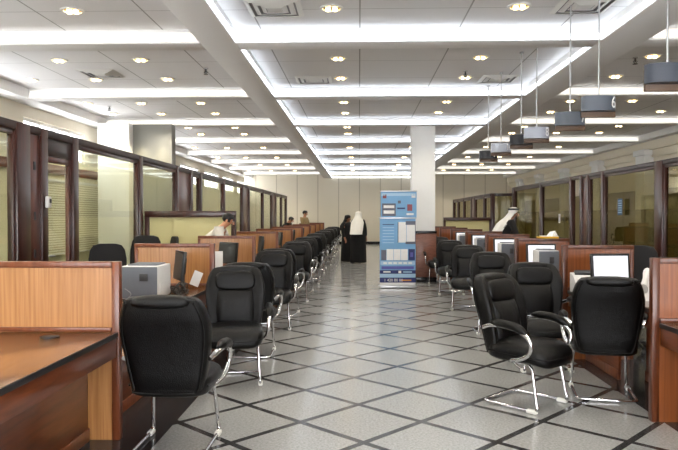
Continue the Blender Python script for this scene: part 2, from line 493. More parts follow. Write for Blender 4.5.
# ------------------------------------------------------------------ glazed office fronts
def partition(nm, label, X, ztop, panes, side, fm, gm, film_m=None, rail_h=0.10, head=None):
    """panes: list of (y0, y1, kind); posts stand between; side=+1 when the hall lies towards +X"""
    y0, y1 = panes[0][0], panes[-1][1]
    t = thing(nm, label, "partition", (X, (y0 + y1) / 2, 0))
    oy = (y0 + y1) / 2
    q = BM(); bx(q, -0.05, 0.05, y0 - oy, y1 - oy, ztop - rail_h, ztop, 0.006); obj("head_rail", q, M["darkrail"], t)
    q = BM(); bx(q, -0.05, 0.05, y0 - oy, y1 - oy, 0, 0.22, 0.006); obj("bottom_rail", q, fm, t)
    for a, c, kind, pw in panes:
        q = BM(); bx(q, -0.06, 0.06, c - pw - oy, c - oy, 0.0, ztop - 0.02, 0.008); obj("post", q, fm, t)
        if kind == "gap": continue
        if kind == "solid":
            q = BM(); bx(q, -0.03, 0.03, a - oy, c - pw - oy, 0.22, ztop - rail_h, 0.004); obj("solid_panel", q, M["mahog_l"], t); continue
        # inner frame of the light
        q = BM()
        ii, jj = a - oy, c - pw - oy
        fw = 0.05
        bx(q, -0.035, 0.035, ii, ii + fw, 0.22, ztop - rail_h, 0.004)
        bx(q, -0.035, 0.035, jj - fw, jj, 0.22, ztop - rail_h, 0.004)
        bx(q, -0.035, 0.035, ii + fw, jj - fw, ztop - rail_h - 0.05, ztop - rail_h, 0.004)
        if kind == "mid": bx(q, -0.035, 0.035, ii + fw, jj - fw, 1.56, 1.64, 0.004)
        if kind == "door":
            q.free()
            q = BM(); bx(q, -0.03, 0.03, ii, jj, ztop - 0.32, ztop - rail_h, 0.004); obj("transom", q, M["darkrail"], t)
            q = BM(); zt = ztop - 0.325
            for y_a, y_b, z_a, z_b in ((ii + 0.004, ii + 0.07, 0.006, zt), (jj - 0.07, jj - 0.004, 0.006, zt), (ii + 0.07, jj - 0.07, 0.006, 0.2), (ii + 0.07, jj - 0.07, zt - 0.07, zt)):
                bx(q, -0.025, 0.025, y_a, y_b, z_a, z_b, 0.004)
            dr = struct("door_1", q, M["mahog_l"], loc=(X, oy, 0))
            q = BM(); bx(q, -0.004, 0.004, ii + 0.07, jj - 0.07, 0.2, zt - 0.07); obj("glass_pane", q, gm, dr, smooth=False)
            q = BM(); tube(q, [(0.03, ii + 0.04, 1.05), (0.07, ii + 0.04, 1.05), (0.07, ii + 0.14, 1.05)], 0.009, 8); obj("door_handle", q, M["alu"], dr)
            for z_ in (0.3, 1.1, 1.55, 2.15):
                q = BM(); bx(q, 0.028, 0.04, ii - 0.32, ii - 0.27, z_ - 0.05, z_ + 0.05, 0.004); obj("hinge", q, M["plastic_dark"], t)
            continue
        fo = obj("sash", q, fm, t)
        q = BM(); bx(q, -0.004, 0.004, ii + fw, jj - fw, 0.22, ztop - rail_h - 0.05); obj("glass_pane", q, gm, fo, smooth=False)
        if film_m and kind != "door":
            q = BM(); bx(q, 0.012, 0.014, ii + fw, jj - fw, 0.22, 1.68); obj("privacy_film", q, film_m, fo, smooth=False)
    return t

PL = -3.9
left_panes = [(5.6, 7.62, "glass", 0.30), (7.62, 8.06, "solid", 0.16), (8.06, 8.95, "door", 0.17), (8.95, 11.65, "glass", 0.16), (11.65, 14.0, "glass", 0.14),
              (14.0, 15.2, "solid", 0.2), (15.2, 16.1, "glass", 0.16), (16.1, 18.9, "glass", 0.16), (18.9, 22.0, "glass", 0.2), (22.0, 23.2, "solid", 0.2),
              (23.2, 26.6, "glass", 0.16), (26.6, 29.4, "glass", 0.2), (29.4, 30.7, "solid", 0.25), (30.7, 33.0, "glass", 0.2), (33.0, 35.2, "glass", 0.3)]
pt = partition("glazed_partition", "long mahogany framed glazed office front with pale blinds showing behind it", PL, 2.62, left_panes, 1, M["mahog"], M["glass"])
# wooden header and posts inside the office behind the glass
q = BM(); bx(q, XL, XL + 0.05, 8.0, 20.0, 2.42, 2.6, 0.004); struct("trim_%d" % n, q, M["trim"]); n += 1
for y in (16.1, 19.5):
    q = BM(); bx(q, XL, XL + 0.06, y, y + 0.3, 0, 2.42, 0.004); struct("trim_%d" % n, q, M["trim"]); n += 1
# blinds hanging on the outer office wall
def blind(nm, lab, x, y0, y1, z0, z1):
    t = thing(nm, lab, "blind", (x, (y0 + y1) / 2, z0), 0, "office window blinds")
    h = (y1 - y0) / 2
    q = BM(); bx(q, -0.02, 0.02, -h, h, z1 - z0 - 0.05, z1 - z0, 0.004); obj("head_box", q, M["white"], t)
    q = BM(); bx(q, -0.006, 0.006, -h + 0.01, h - 0.01, 0.03, z1 - z0 - 0.05); obj("slats", q, M["blind"], t, smooth=False)
    q = BM(); bx(q, -0.012, 0.012, -h, h, 0, 0.03, 0.003); obj("bottom_bar", q, M["white"], t)
blind("window_blind", "white slatted blind seen through the glass door with the card reader beside it", XL + 0.08, 12.75, 13.9, 0.75, 2.3)
blind("window_blind", "white slatted blind seen through the first wide pane past the glass door", XL + 0.08, 14.45, 15.7, 0.75, 2.3)
blind("window_blind", "pale slatted blind behind the glass above the half-height frosted screen", XL + 0.08, 17.0, 18.9, 0.75, 2.3)

# low frosted screens standing out from the office fronts
def screen(lab, x0, x1, y, ztop, fm, gm):
    t = thing("half_height_screen", lab, "screen", ((x0 + x1) / 2, y, 0))
    h = (x1 - x0) / 2
    q = BM(); bx(q, -h, h, -0.05, 0.05, ztop - 0.11, ztop, 0.006); obj("top_rail", q, fm, t)
    q = BM(); bx(q, -h, h, -0.04, 0.04, 0, 0.2, 0.006); obj("bottom_rail", q, fm, t)
    for x in (-h + 0.04, h - 0.04):
        q = BM(); bx(q, x - 0.04, x + 0.04, -0.045, 0.045, 0.2, ztop - 0.11, 0.006); obj("post", q, fm, t)
    q = BM(); bx(q, -h + 0.08, h - 0.08, -0.006, 0.006, 0.2, ztop - 0.11); obj("frosted_pane", q, gm, t, smooth=False)
screen("half-height screen of frosted cream glass under a mahogany rail, behind the man in white", -3.84, -2.2, 11.75, 1.64, M["mahog"], M["frost"])
screen("low dark wood screen beyond the man in the white headscarf", 2.98, 4.66, 23.4, 1.50, M["mahog"], M["frost"])

PR = 5.5
right_panes = [(7.6, 9.6, "glass", 0.14), (9.6, 12.35, "glass", 0.32), (12.35, 15.05, "glass", 0.14), (15.05, 16.0, "glass", 0.14), (16.0, 16.5, "solid", 0.16), (16.5, 17.3, "gap", 0.16),
               (17.3, 20.1, "glass", 0.14), (20.1, 23.7, "glass", 0.3)]
partition("glazed_partition", "tall mahogany framed smoky glazed office front with a blue notice on it", PR, 2.56, right_panes, -1, M["mahog"], M["glass_r"], M["film_r"], 0.09)
far_panes = [(23.7, 25.0, "glass", 0.14), (25.0, 27.0, "glass", 0.14), (27.0, 27.8, "solid", 0.16), (27.8, 29.8, "glass", 0.14), (29.8, 31.5, "glass", 0.12), (31.5, 33.0, "glass", 0.2)]
partition("glazed_partition", "lower far run of mahogany framed glazing near the far wall", 4.72, 2.36, far_panes, -1, M["mahog"], M["glass_r"])
t = thing("glazed_partition", "short glazed return closing the step between the two office fronts", "partition", (5.08, 23.72, 0))
q = BM(); bx(q, -0.3, 0.36, -0.05, 0.05, 2.26, 2.36, 0.006); obj("head_rail", q, M["darkrail"], t)
q = BM(); bx(q, -0.3, 0.36, -0.05, 0.05, 0, 0.22, 0.006); obj("bottom_rail", q, M["mahog"], t)
q = BM(); bx(q, -0.36, -0.24, -0.05, 0.05, 0, 2.36, 0.006); obj("post", q, M["mahog"], t)
q = BM(); bx(q, -0.24, 0.36, -0.004, 0.004, 0.22, 2.26); obj("glass_pane", q, M["glass_r"], t, smooth=False)

# card reader on the left door post, notices on the right glass
t = thing("card_reader", "small white card reader with dark window on the door post", "card reader", (PL + 0.075, 7.98, 1.66))
q = BM(); box(q, (0.02, 0, 0.06), (0.04, 0.10, 0.14), 0.012); obj("case", q, M["plastic_white"], t)
q = BM(); box(q, (0.042, 0.012, 0.075), (0.006, 0.05, 0.05), 0.002); obj("window_face", q, M["plastic_dark"], t)
def notice(lab, c, w, h, mats, nm="wall_notice"):
    t = thing(nm, lab, "notice", c)
    q = BM(); box(q, (0, 0, 0), (0.004, w, h), 0); obj("sheet", q, mats[0], t, smooth=False)
    q = BM()
    for i in range(6):
        box(q, (-0.003, 0, h * (0.36 - i * 0.14)), (0.002, w * 0.8, h * 0.05))
    obj("printed_lines", q, mats[1], t, smooth=False)
notice("blue printed notice taped to the smoky glass", (PR - 0.075, 13.9, 1.74), 0.24, 0.34, (M["blue_paper"], M["b_pale"]))
notice("small white paper stuck on the glass above the yellow folder", (PR - 0.075, 18.05, 1.48), 0.15, 0.24, (M["paper"], M["b_grey"]))

# ================================================================== CEILING FITTINGS
# cove light tubes round the three lit sides of every central coffer
for i, (a_, c_) in enumerate(zip(BEAMS, BEAMS[1:] + [YF])):
    y0, y1 = a_ + 0.34, c_
    seen = y1 > 6
    t = thing("cove_light", "bright white cove lighting round the %s central ceiling coffer from the camera" % ORD[max(0, i - 2)] if seen else "white cove lighting in a coffer over the camera", "cove light", (0.7, (y0 + y1) / 2, ZB), 0, "cove lights of the central coffers")
    h = (y1 - y0) / 2
    for nm, x0, x1, ya, yb in (("light_strip", -2.2 + 0.02, 2.2 - 0.02, h - 0.03, h - 0.004), ("light_strip", -2.2 + 0.004, -2.2 + 0.03, -h + 0.05, h - 0.05), ("light_strip", 2.2 - 0.03, 2.2 - 0.004, -h + 0.05, h - 0.05)):
        q = BM(); bx(q, x0, x1, ya, yb, 0.02, 0.075 if yb - ya < 0.05 else 0.055, 0.004); obj(nm, q, M["led"], t, smooth=False)

M["led_soft"] = emit("soft_cove_tube", (255, 250, 240), 0.38)
for i, (a_, c_) in enumerate(zip(BEAMS, BEAMS[1:])):
    for x0, x1, wh in ((-5.9, -1.93, "row without signs"), (3.44, 7.9, "hanging signs' outer side")):
        if c_ < 6: continue
        t = thing("cove_light", "soft white cove strip on the %s cross beam from the camera, %s" % (ORD[i - 2], wh), "cove light", ((x0 + x1) / 2, c_, ZB), 0, "soft cove strips of the side bays")
        q = BM(); bx(q, -(x1 - x0) / 2 + 0.05, (x1 - x0) / 2 - 0.05, -0.026, -0.003, 0.02, 0.12, 0.004); obj("light_strip", q, M["led_soft"], t, smooth=False)

def downlight_proto(full):
    t = bpy.data.objects.new("downlight", None); COL.objects.link(t); t["category"] = "downlight"
    if full:
        q = BM()
        rings = [[Vector((r_ * math.cos(2 * PI * i / 24), r_ * math.sin(2 * PI * i / 24), z)) for i in range(24)] for r_, z in ((0.125, 0), (0.125, -0.012), (0.10, -0.014), (0.098, 0.0))]
        loft(q, rings, False); obj("trim_ring", q, M["white"], t)
        q = BM(); disc(q, (0, 0, -0.002), 0.098, 0.003, 24); obj("reflector", q, M["gold"], t)
        for s in (-1, 1):
            q = BM(); pillow(q, (0.038 * s, 0, -0.02), (0.03, 0.05, 0.02), 1, 1, 10, 6); obj("bulb", q, M["bulb"], t)
    else:
        q = BM(); disc(q, (0, 0, -0.006), 0.12, 0.012, 16); obj("trim_ring", q, M["gold"], t)
        for s in (-1, 1):
            q = BM(); pillow(q, (0.045 * s, 0, -0.02), (0.035, 0.055, 0.02), 1, 1, 8, 6); obj("bulb", q, M["bulb"], t)
    return t
NEAR_DL, FAR_DL = downlight_proto(True), downlight_proto(False)
used = {}
DLX = [(-5.45, "beside the clerestory windows"), (-4.36, "over the pale blind offices"), (-3.16, "over the desks without hanging signs"), (-0.3, "in the lit coffers, clear of the signs"),
       (1.73, "in the lit coffers beside the hanging signs"), (4.15, "just past the hanging signs"), (5.35, "over the smoky glazed office front"), (6.5, "beside the white pilasters")]
row = 0
LIGHTS = []
for k, y in enumerate(BEAMS):
    for off in (1.5, 2.85):
        yy = y + off
        if yy > YF - 0.5: continue
        vis = False
        for x, desc in DLX:
            u, v = 359 + x * F / yy if yy > 0 else 9999, 216 - (ZC - CAMZ) * F / yy if yy > 0 else -99
            LIGHTS.append((x, yy))
            if -10 < u < 690 and v > -6:
                vis = True
                pr = NEAR_DL if yy < 15 else FAR_DL
                lab = "twin-bulb downlight %s, %s row from the camera" % (desc, ORD[row])
                if pr.name not in used:
                    used[pr.name] = 1; pr.location = (x, yy, ZC - 0.001); pr["label"] = lab; pr["group"] = "recessed downlights"
                else:
                    dup(pr, (x, yy, ZC - 0.001), 0, lab, "recessed downlights")
        if vis: row += 1

def vent(x, y, lab):
    t = thing("ceiling_vent", lab, "ceiling vent", (x, y, ZC - 0.001), 0, "square air diffusers")
    for i, s in enumerate((0.30, 0.22, 0.14)):
        q = BM()
        rs = [[Vector((s * a, s * c, z)) for a, c in ((1, 1), (-1, 1), (-1, -1), (1, -1))] for s, z in ((s, -0.004 - 0.004 * i), (s - 0.05, -0.026 - 0.004 * i), (s - 0.055, -0.022 - 0.004 * i), (s - 0.005, 0.0))]
        loft(q, rs, False); obj("vent_ring", q, M["white"], t, smooth=False)
    q = BM(); bx(q, -0.08, 0.08, -0.08, 0.08, -0.03, -0.02); obj("centre_plate", q, M["white"], t, smooth=False)
    q = BM(); bx(q, -0.29, 0.29, -0.29, 0.29, -0.003, 0.0); obj("throat", q, M["vent_grey"], t, smooth=False)
vent(-0.92, 7.2, "square louvred air diffuser in the first lit coffer, above the desks without signs")
vent(2.42, 7.2, "square louvred air diffuser in the first lit coffer, above the hanging signs")
vent(-0.75, 11.0, "square air diffuser at the end of the second lit coffer, away from the signs")
vent(2.3, 11.0, "square air diffuser at the end of the second lit coffer, near the signs")
vent(-4.1, 10.4, "square air diffuser in the dim bay above the pale blind offices")
def sprinkler(x, y, lab):
    t = thing("fire_sprinkler", lab, "sprinkler", (x, y, ZC - 0.001), 0, "ceiling sprinklers")
    q = BM(); disc(q, (0, 0, -0.006), 0.035, 0.012, 14); obj("escutcheon", q, M["alu"], t)
    q = BM(); tube(q, [(0, 0, -0.01), (0, 0, -0.07)], 0.012); tube(q, [(0, 0, -0.04), (0.03, 0, -0.06), (0.0, 0, -0.09)], 0.005); tube(q, [(0, 0, -0.04), (-0.03, 0, -0.06), (0, 0, -0.09)], 0.005); obj("sprinkler_head", q, M["plastic_dark"], t)
    q = BM(); disc(q, (0, 0, -0.094), 0.035, 0.006, 14); obj("deflector", q, M["plastic_dark"], t)
sprinkler(-2.35, 10.1, "dark fire sprinkler beside the plain beam, over the desks without signs")
sprinkler(1.66, 10.4, "dark fire sprinkler in the second lit coffer")
sprinkler(3.95, 9.6, "dark fire sprinkler just above the numbered hanging sign")
sprinkler(-5.15, 13.5, "dark fire sprinkler in front of the clerestory windows")

def text_mesh(name, body_, size, ext, mat, parent, loc, rot, align="CENTER"):
    fo = bpy.data.curves.new(name, "FONT"); fo.body = body_; fo.size = size; fo.extrude = ext; fo.align_x = align; fo.align_y = "CENTER"
    tmp = bpy.data.objects.new(name + "_tmp", fo); COL.objects.link(tmp)
    bpy.context.view_layer.update()
    me = bpy.data.meshes.new_from_object(tmp.evaluated_get(bpy.context.evaluated_depsgraph_get()))
    bpy.data.objects.remove(tmp); bpy.data.curves.remove(fo)
    me.materials.clear(); me.materials.append(mat)
    o = bpy.data.objects.new(name, me); COL.objects.link(o); o.parent = parent; o.location = loc; o.rotation_euler = rot
    return o
# hanging counter signs
def hang_sign(u, v, mat, num, lab):
    d = F * 2.25 / (u - 359)
    z = CAMZ - (v - 216) * d / F - 0.02
    t = thing("hanging_sign", lab, "sign", (2.25, d, z), 0, "numbered signs hanging over the counters")
    w_, h_ = 0.155, 0.070
    q = BM()
    # case: bowed front, flat back
    prof = [(-w_, 0.05)] + [(w_ * math.sin(R(a)), 0.02 - 0.07 * math.cos(R(a))) for a in range(-80, 81, 16)] + [(w_, 0.05)]
    rs = [[Vector((x, y, zz)) for x, y in prof] for zz in (-h_, h_)]
    loft(q, rs); obj("case", q, mat, t)
    q = BM(); bx(q, -w_ + 0.01, w_ + 0.015, 0.05, 0.085, -h_ - 0.05, h_ - 0.03, 0.004); obj("wooden_back_board", q, M["sign_wood"], t)
    q = BM(); tube(q, [(0, 0.02, h_), (0, 0.02, ZC - z)], 0.008, 8); disc(q, (0, 0.02, ZC - z - 0.01), 0.03, 0.02, 12); obj("rod", q, M["alu"], t)
    text_mesh("number", num, 0.15, 0.002, M["b_white"], t, (w_ * 0.74, -0.046, 0.0), (PI / 2, 0, R(40)))
hang_sign(663, 73, M["slate_dark"], "5", "dark slate hanging counter sign cut by the picture edge")
hang_sign(596, 103, M["slate"], "6", "slate hanging counter sign with a white number 6")
hang_sign(568, 118, M["slate"], "7", "slate hanging counter sign with a white number 7")
hang_sign(535, 132, M["sign_lit_tone"], "8", "hanging sign coloured pale as if lit, directly after the sign numbered 7")
hang_sign(520, 139, M["sign_black"], "9", "black hanging sign between the two coloured as if lit")
hang_sign(500, 147, M["sign_lit_tone"], "10", "farther of the two hanging signs coloured as if lit")
hang_sign(487.5, 154, M["sign_black"], "11", "smallest black hanging sign, last of the hanging line")

# ================================================================== DESK ROWS
LP = [4.52 + 2.98 * i for i in range(10)]
RP = [5.04 + 2.18 * i for i in range(8)]
ZD = 0.75
def divider(side, x_in, wid, y, label):
    """panel standing across the row; side=-1 left row, +1 right row; x_in its aisle edge"""
    t = thing("desk_divider", label, "divider", (x_in, y, 0), 0, "wooden dividers of the desk row " + ("without signs" if side < 0 else "under the signs"))
    v = M["veneer"] if side < 0 else M["veneer_r"]; tr = M["trim"] if side < 0 else M["trim_r"]
    s = side
    q = BM(); bx(q, s * 0.05, s * (wid - 0.03), -0.022, 0.022, 0.0, 1.195); obj("veneer_panel", q, v, t)
    q = BM()
    bx(q, 0.0, s * 0.055, -0.032, 0.032, 0, 1.235, 0.006)
    bx(q, s * 0.055, s * wid, -0.032, 0.032, 1.192, 1.235, 0.006)
    bx(q, s * (wid - 0.04), s * wid, -0.032, 0.032, 0.0, 1.192, 0.006)
    obj("frame", q, tr, t)
    q = BM(); bx(q, s * 0.055, s * (wid - 0.04), -0.045, -0.02, ZD + 0.002, ZD + 0.032, 0.004); obj("counter_strip", q, tr, t)

def desk(side, x_in, depth, y0, y1, label, grommet=True):
    s = side
    t = thing("counter_desk", label, "desk", (x_in, (y0 + y1) / 2, 0), 0, "counter desks of the row " + ("without signs" if side < 0 else "under the signs"))
    h = (y1 - y0) / 2
    q = BM(); bx(q, s * 0.012, s * depth, -h, h, ZD - 0.03, ZD, 0.003); obj("desktop", q, M["desktop"], t)
    q = BM(); bx(q, s * -0.002, s * 0.012, -h, h, ZD - 0.034, ZD + 0.001, 0.003); obj("edge_band", q, M["band"], t)
    q = BM(); bx(q, s * 0.01, s * 0.035, -h, h, ZD - 0.17, ZD - 0.034, 0.003); obj("fascia", q, M["cherry"], t)
    q = BM(); bx(q, s * 0.21, s * 0.235, -h, h, 0.0, ZD - 0.03, 0.002); obj("modesty_panel", q, M["cherry"], t)
    q = BM(); bx(q, s * 0.198, s * 0.21, -h, h, 0.0, 0.09, 0.003); obj("plinth", q, M["trim"], t)
    if grommet:
        q = BM(); disc(q, (s * 0.38, h - 0.2, ZD + 0.003), 0.062, 0.008, 24); g = obj("grommet", q, M["plastic_black"], t)
        q = BM(); disc(q, (s * 0.38, h - 0.2, ZD + 0.008), 0.045, 0.004, 20); obj("grommet_cap", q, M["plastic_dark"], g)
for i, y in enumerate(LP):
    divider(-1, -1.65, 0.92, y, "light wood divider with red-brown frame, %s from the camera in the row without hanging signs" % ORD[i])
prev = 1.6
for i, y in enumerate(LP):
    dp = {3: 0.48, 8: 0.27}.get(i, 0.80)
    desk(-1, -1.655, dp, prev, y - 0.046, "bare glossy counter with a cable grommet, cut by the picture corner" if i == 0 else
         "glossy wood counter behind the %s divider of the row without hanging signs" % ORD[i - 1], i < 4)
    prev = y + 0.034
for i, y in enumerate(RP):
    divider(1, 2.2, 0.76 if i else 1.2, y, "orange wood divider with brown frame, %s from the camera in the row under hanging signs" % ORD[i])
prev = 2.9
for i, y in enumerate(RP):
    if i == 1:
        desk(1, 2.50, 0.38, prev, 6.30, "recessed counter holding the white telephone behind the turned-away chair", False)
        prev = 6.302
    desk(1, 2.245, 0.58 if i else 0.7, prev, y - 0.046, "glossy counter edge beside the first orange divider, cut by the picture edge" if i == 0 else
         "glossy wood counter behind the %s divider of the row under hanging signs" % ORD[i - 1], False)
    prev = y + 0.034

# ------------------------------------------------------------------ visitor chair
def back_y(z):
    t = (z - 0.42) / 0.64
    return 0.20 + 0.05 * t + 0.11 * t * t
def make_chair():
    t = bpy.data.objects.new("visitor_chair", None); COL.objects.link(t); t["category"] = "chair"
    L_, C_ = M["leather"], M["chrome"]
    # seat
    q = BM()
    pillow(q, (0, -0.03, 0.445), (0.268, 0.29, 0.082), 0.55, 0.42, 28, 12)
    for v in q.verts:
        if v.co.y < -0.18: v.co.z -= (abs(v.co.y + 0.18) ** 1.5) * 0.9
        if v.co.z > 0.47: v.co.z += 0.018 * (1 - (v.co.x / 0.27) ** 2)
    st = obj("seat", q, L_, t, ang=60)
    q = BM(); tube(q, [(-0.255, 0.2, 0.45), (-0.264, 0.0, 0.45), (-0.258, -0.22, 0.435), (-0.2, -0.295, 0.425), (0.0, -0.318, 0.42), (0.2, -0.295, 0.425), (0.258, -0.22, 0.435), (0.264, 0.0, 0.45), (0.255, 0.2, 0.45)], 0.008, 6, 4)
    obj("seam_piping", q, L_, st)
    # backrest shell
    prof = [(0.40, 0.17), (0.415, 0.215), (0.45, 0.235), (0.55, 0.255), (0.68, 0.275), (0.80, 0.287), (0.88, 0.283), (0.96, 0.262), (1.01, 0.24), (1.035, 0.215), (1.045, 0.17)]
    q = BM(); rs = []
    for z, w in prof:
        th = 0.058 if 0.43 < z < 1.0 else 0.045
        if z in (0.40, 1.045): th = 0.025
        rs.append(ring(0, back_y(z), z, w, th, 0.55, 32, R(-10)))
    loft(q, rs)
    # side bolsters roll forward, hollow centre
    for v in q.verts:
        x = abs(v.co.x)
        if x > 0.17 and v.co.y < back_y(v.co.z) + 0.01: v.co.y -= 0.55 * (x - 0.17)
    bk = obj("backrest", q, L_, t, ang=60)
    # front cushion in the hollow, with pleats
    q = BM(); rs = []
    N_ = 16
    for i in range(N_ + 1):
        f = i / N_; z = 0.50 + 0.33 * f
        w = 0.17 + 0.015 * math.sin(PI * f)
        th = 0.05 * (math.sin(PI * min(1, max(0, f * 0.94 + 0.03))) ** 0.35)
        rg = ring(0, back_y(z) - 0.045, z, w, th, 0.6, 40, R(-10))
        for p in rg:
            if p.y < back_y(z) - 0.05: p.y += 0.007 * abs(math.sin(p.x / 0.17 * 2.5 * PI)) * math.sin(PI * f)
        rs.append(rg)
    loft(q, rs); obj("back_cushion", q, L_, bk, ang=70)
    q = BM(); pillow(q, (0, back_y(0.925) - 0.05, 0.915), (0.195, 0.042, 0.098), 0.6, 0.45, 28, 12, (R(-14), 0, 0)); obj("headrest_cushion", q, L_, bk, ang=70)
    # roll over the top as seen from behind
    q = BM(); pillow(q, (0, back_y(1.015) + 0.015, 1.015), (0.185, 0.07, 0.042), 0.7, 0.5, 28, 10); obj("top_roll", q, L_, bk, ang=70)
    # piping round the rear panel
    q = BM(); pts = []
    for z, w in prof[1:-1]: pts.append((-(w - 0.028), back_y(z) + 0.05, z - 0.004))
    for z, w in reversed(prof[1:-1]): pts.append(((w - 0.028), back_y(z) + 0.05, z - 0.004))
    pts.append(pts[0])
    tube(q, pts, 0.006, 6, 3); obj("rear_piping", q, L_, bk)
    # arms
    for s in (-1, 1):
        path = [(s * 0.275, 0.235, 0.635), (s * 0.315, 0.14, 0.668), (s * 0.325, 0.02, 0.672), (s * 0.325, -0.10, 0.655), (s * 0.322, -0.19, 0.61), (s * 0.316, -0.225, 0.545), (s * 0.305, -0.20, 0.475), (s * 0.285, -0.12, 0.425), (s * 0.25, -0.02, 0.40), (s * 0.20, 0.02, 0.39)]
        q = BM(); tube(q, path, 0.018, 10, 5); ar = obj("armrest", q, C_, t)
        q = BM(); sp_ = smooth_path([(a, c, z + 0.02) for a, c, z in path[1:5]], 6); nn = len(sp_)
        tube(q, sp_, [0.034 * (0.35 + 0.65 * min(1, 5 * min(i, nn - 1 - i) / nn)) for i in range(nn)], 12); obj("arm_pad", q, L_, ar)
    # cantilever sled frame
    q = BM()
    def bend(s): return [(s * 0.19, 0.05, 0.375), (s * 0.20, -0.10, 0.372), (s * 0.212, -0.165, 0.35), (s * 0.222, -0.19, 0.28), (s * 0.232, -0.22, 0.10), (s * 0.236, -0.235, 0.045), (s * 0.238, -0.21, 0.020), (s * 0.238, -0.15, 0.016), (s * 0.238, 0.16, 0.016), (s * 0.232, 0.24, 0.016), (s * 0.19, 0.265, 0.016)]
    full = smooth_path(bend(-1), 4) + list(reversed(smooth_path(bend(1), 4)))
    tube(q, full, 0.0135, 10); obj("sled_frame", q, C_, t)
    q = BM(); bx(q, -0.2, 0.2, -0.08, 0.08, 0.376, 0.39, 0.004); obj("seat_plate", q, C_, t)
    for s in (-1, 1):
        q = BM(); box(q, (s * 0.238, -0.19, 0.016), (0.04, 0.09, 0.032), 0.01); obj("glide", q, M["glide"], t)
    return t
CH = make_chair()
CH.location = (0, 0, 0)
first_chair = [True]
def chair(x, y, deg, label, group):
    if first_chair[0]:
        first_chair[0] = False
        CH.location = (x, y, 0); CH.rotation_euler = (0, 0, R(deg)); CH["label"] = label; CH["group"] = group
        return CH
    return dup(CH, (x, y, 0), R(deg), label, group)
GL, GR = "visitor chairs along the row without signs", "visitor chairs along the row under signs"
chair(-1.235, 4.43, 180, "black leather visitor chair turned away, close up beside the first light wood divider", GL)
chair(-1.17, 6.17, 9, "black leather visitor chair facing the camera behind the close-up turned-away chair", GL)
for i in range(1, len(LP)):
    chair(-1.2 + random.uniform(-.03, .03), LP[i] - 0.09 + random.uniform(-.05, .05), 180 + random.uniform(-6, 6), "black visitor chair turned away, %s of its row, past the hanging-sign-free %s divider" % (ORD[i], ORD[i]), GL)
    if i < len(LP) - 1:
        chair(-1.17 + random.uniform(-.03, .03), LP[i] + 1.62 + random.uniform(-.06, .06), random.uniform(0, 12), "black visitor chair facing the camera, %s such chair in the row without hanging signs" % ORD[i], GL)
chair(1.39, 5.50, 45, "black leather visitor chair turned sideways in the aisle on a chrome sled base", GR)
chair(2.12, 5.80, 168, "black leather visitor chair turned away beside the first orange divider", GR)
chair(1.86, 6.78, 2, "black leather visitor chair facing the camera behind the sideways chair", GR)
for i in range(1, len(RP) - 1):
    chair(1.84 + random.uniform(-.05, .02), RP[i] + 1.62 + random.uniform(-.06, .06), random.uniform(-12, 2), "black visitor chair facing the camera, %s such chair in the row under hanging signs" % ORD[i], GR)

# ------------------------------------------------------------------ staff chairs behind the counters
def make_staff():
    t = bpy.data.objects.new("office_chair", None); COL.objects.link(t); t["category"] = "chair"
    q = BM(); pillow(q, (0, 0, 0.48), (0.25, 0.25, 0.05), 0.5, 0.4, 24, 10); obj("seat", q, M["mesh_black"], t)
    q = BM(); rs = []
    for z, w in ((0.58, 0.15), (0.62, 0.2), (0.8, 0.225), (1.0, 0.23), (1.12, 0.21), (1.18, 0.17), (1.2, 0.10)):
        rs.append(ring(0, 0.22 + 0.12 * (z - 0.58), z, w, 0.035, 0.6, 28))
    loft(q, rs); obj("backrest", q, M["mesh_black"], t)
    q = BM(); tube(q, [(0, 0.1, 0.44), (0, 0.25, 0.48), (0, 0.29, 0.7)], 0.02, 8, 4); obj("back_stem", q, M["plastic_black"], t)
    for s in (-1, 1):
        q = BM(); tube(q, [(s * 0.24, 0.05, 0.46), (s * 0.29, 0.05, 0.55), (s * 0.29, 0.05, 0.68)], 0.015, 8, 4); box(q, (s * 0.29, 0.0, 0.69), (0.06, 0.24, 0.03), 0.012); obj("armrest", q, M["plastic_black"], t)
    q = BM(); tube(q, [(0, 0, 0.1), (0, 0, 0.44)], 0.03, 12); obj("gas_column", q, M["plastic_black"], t)
    q = BM()
    for i in range(5):
        a = 2 * PI * i / 5; tube(q, [(0, 0, 0.12), (0.28 * math.cos(a), 0.28 * math.sin(a), 0.075)], 0.02, 8)
    ba = obj("star_base", q, M["plastic_black"], t)
    for i in range(5):
        a = 2 * PI * i / 5; q = BM(); disc(q, (0.28 * math.cos(a), 0.28 * math.sin(a), 0.03), 0.03, 0.04, 14, "X"); obj("caster", q, M["plastic_black"], ba)
    return t
ST = make_staff()
spots = [((-3.06, 8.0), 25, "black fabric staff chair behind the second light wood divider, nearer the glass door"), ((-3.1, 9.05), -12, "black fabric staff chair whose high back tops the second light wood divider"),
         ((-3.4, 11.05), -60, "black staff chair behind the man leaning in white"), ((3.19, 7.68), -25, "black staff chair seen past the printed white screen"), ((3.32, 10.5), 20, "black staff chair topping the orange divider beside the yellow folder")]
for i, ((x, y), a, lab) in enumerate(spots):
    if i == 0:
        ST.location = (x, y, 0); ST.rotation_euler = (0, 0, R(a)); ST["label"] = lab; ST["group"] = "staff chairs"
    else:
        o = dup(ST, (x, y, 0), R(a), lab, "staff chairs")
        if i == 1: o.scale = (1.05, 1.05, 1.06)

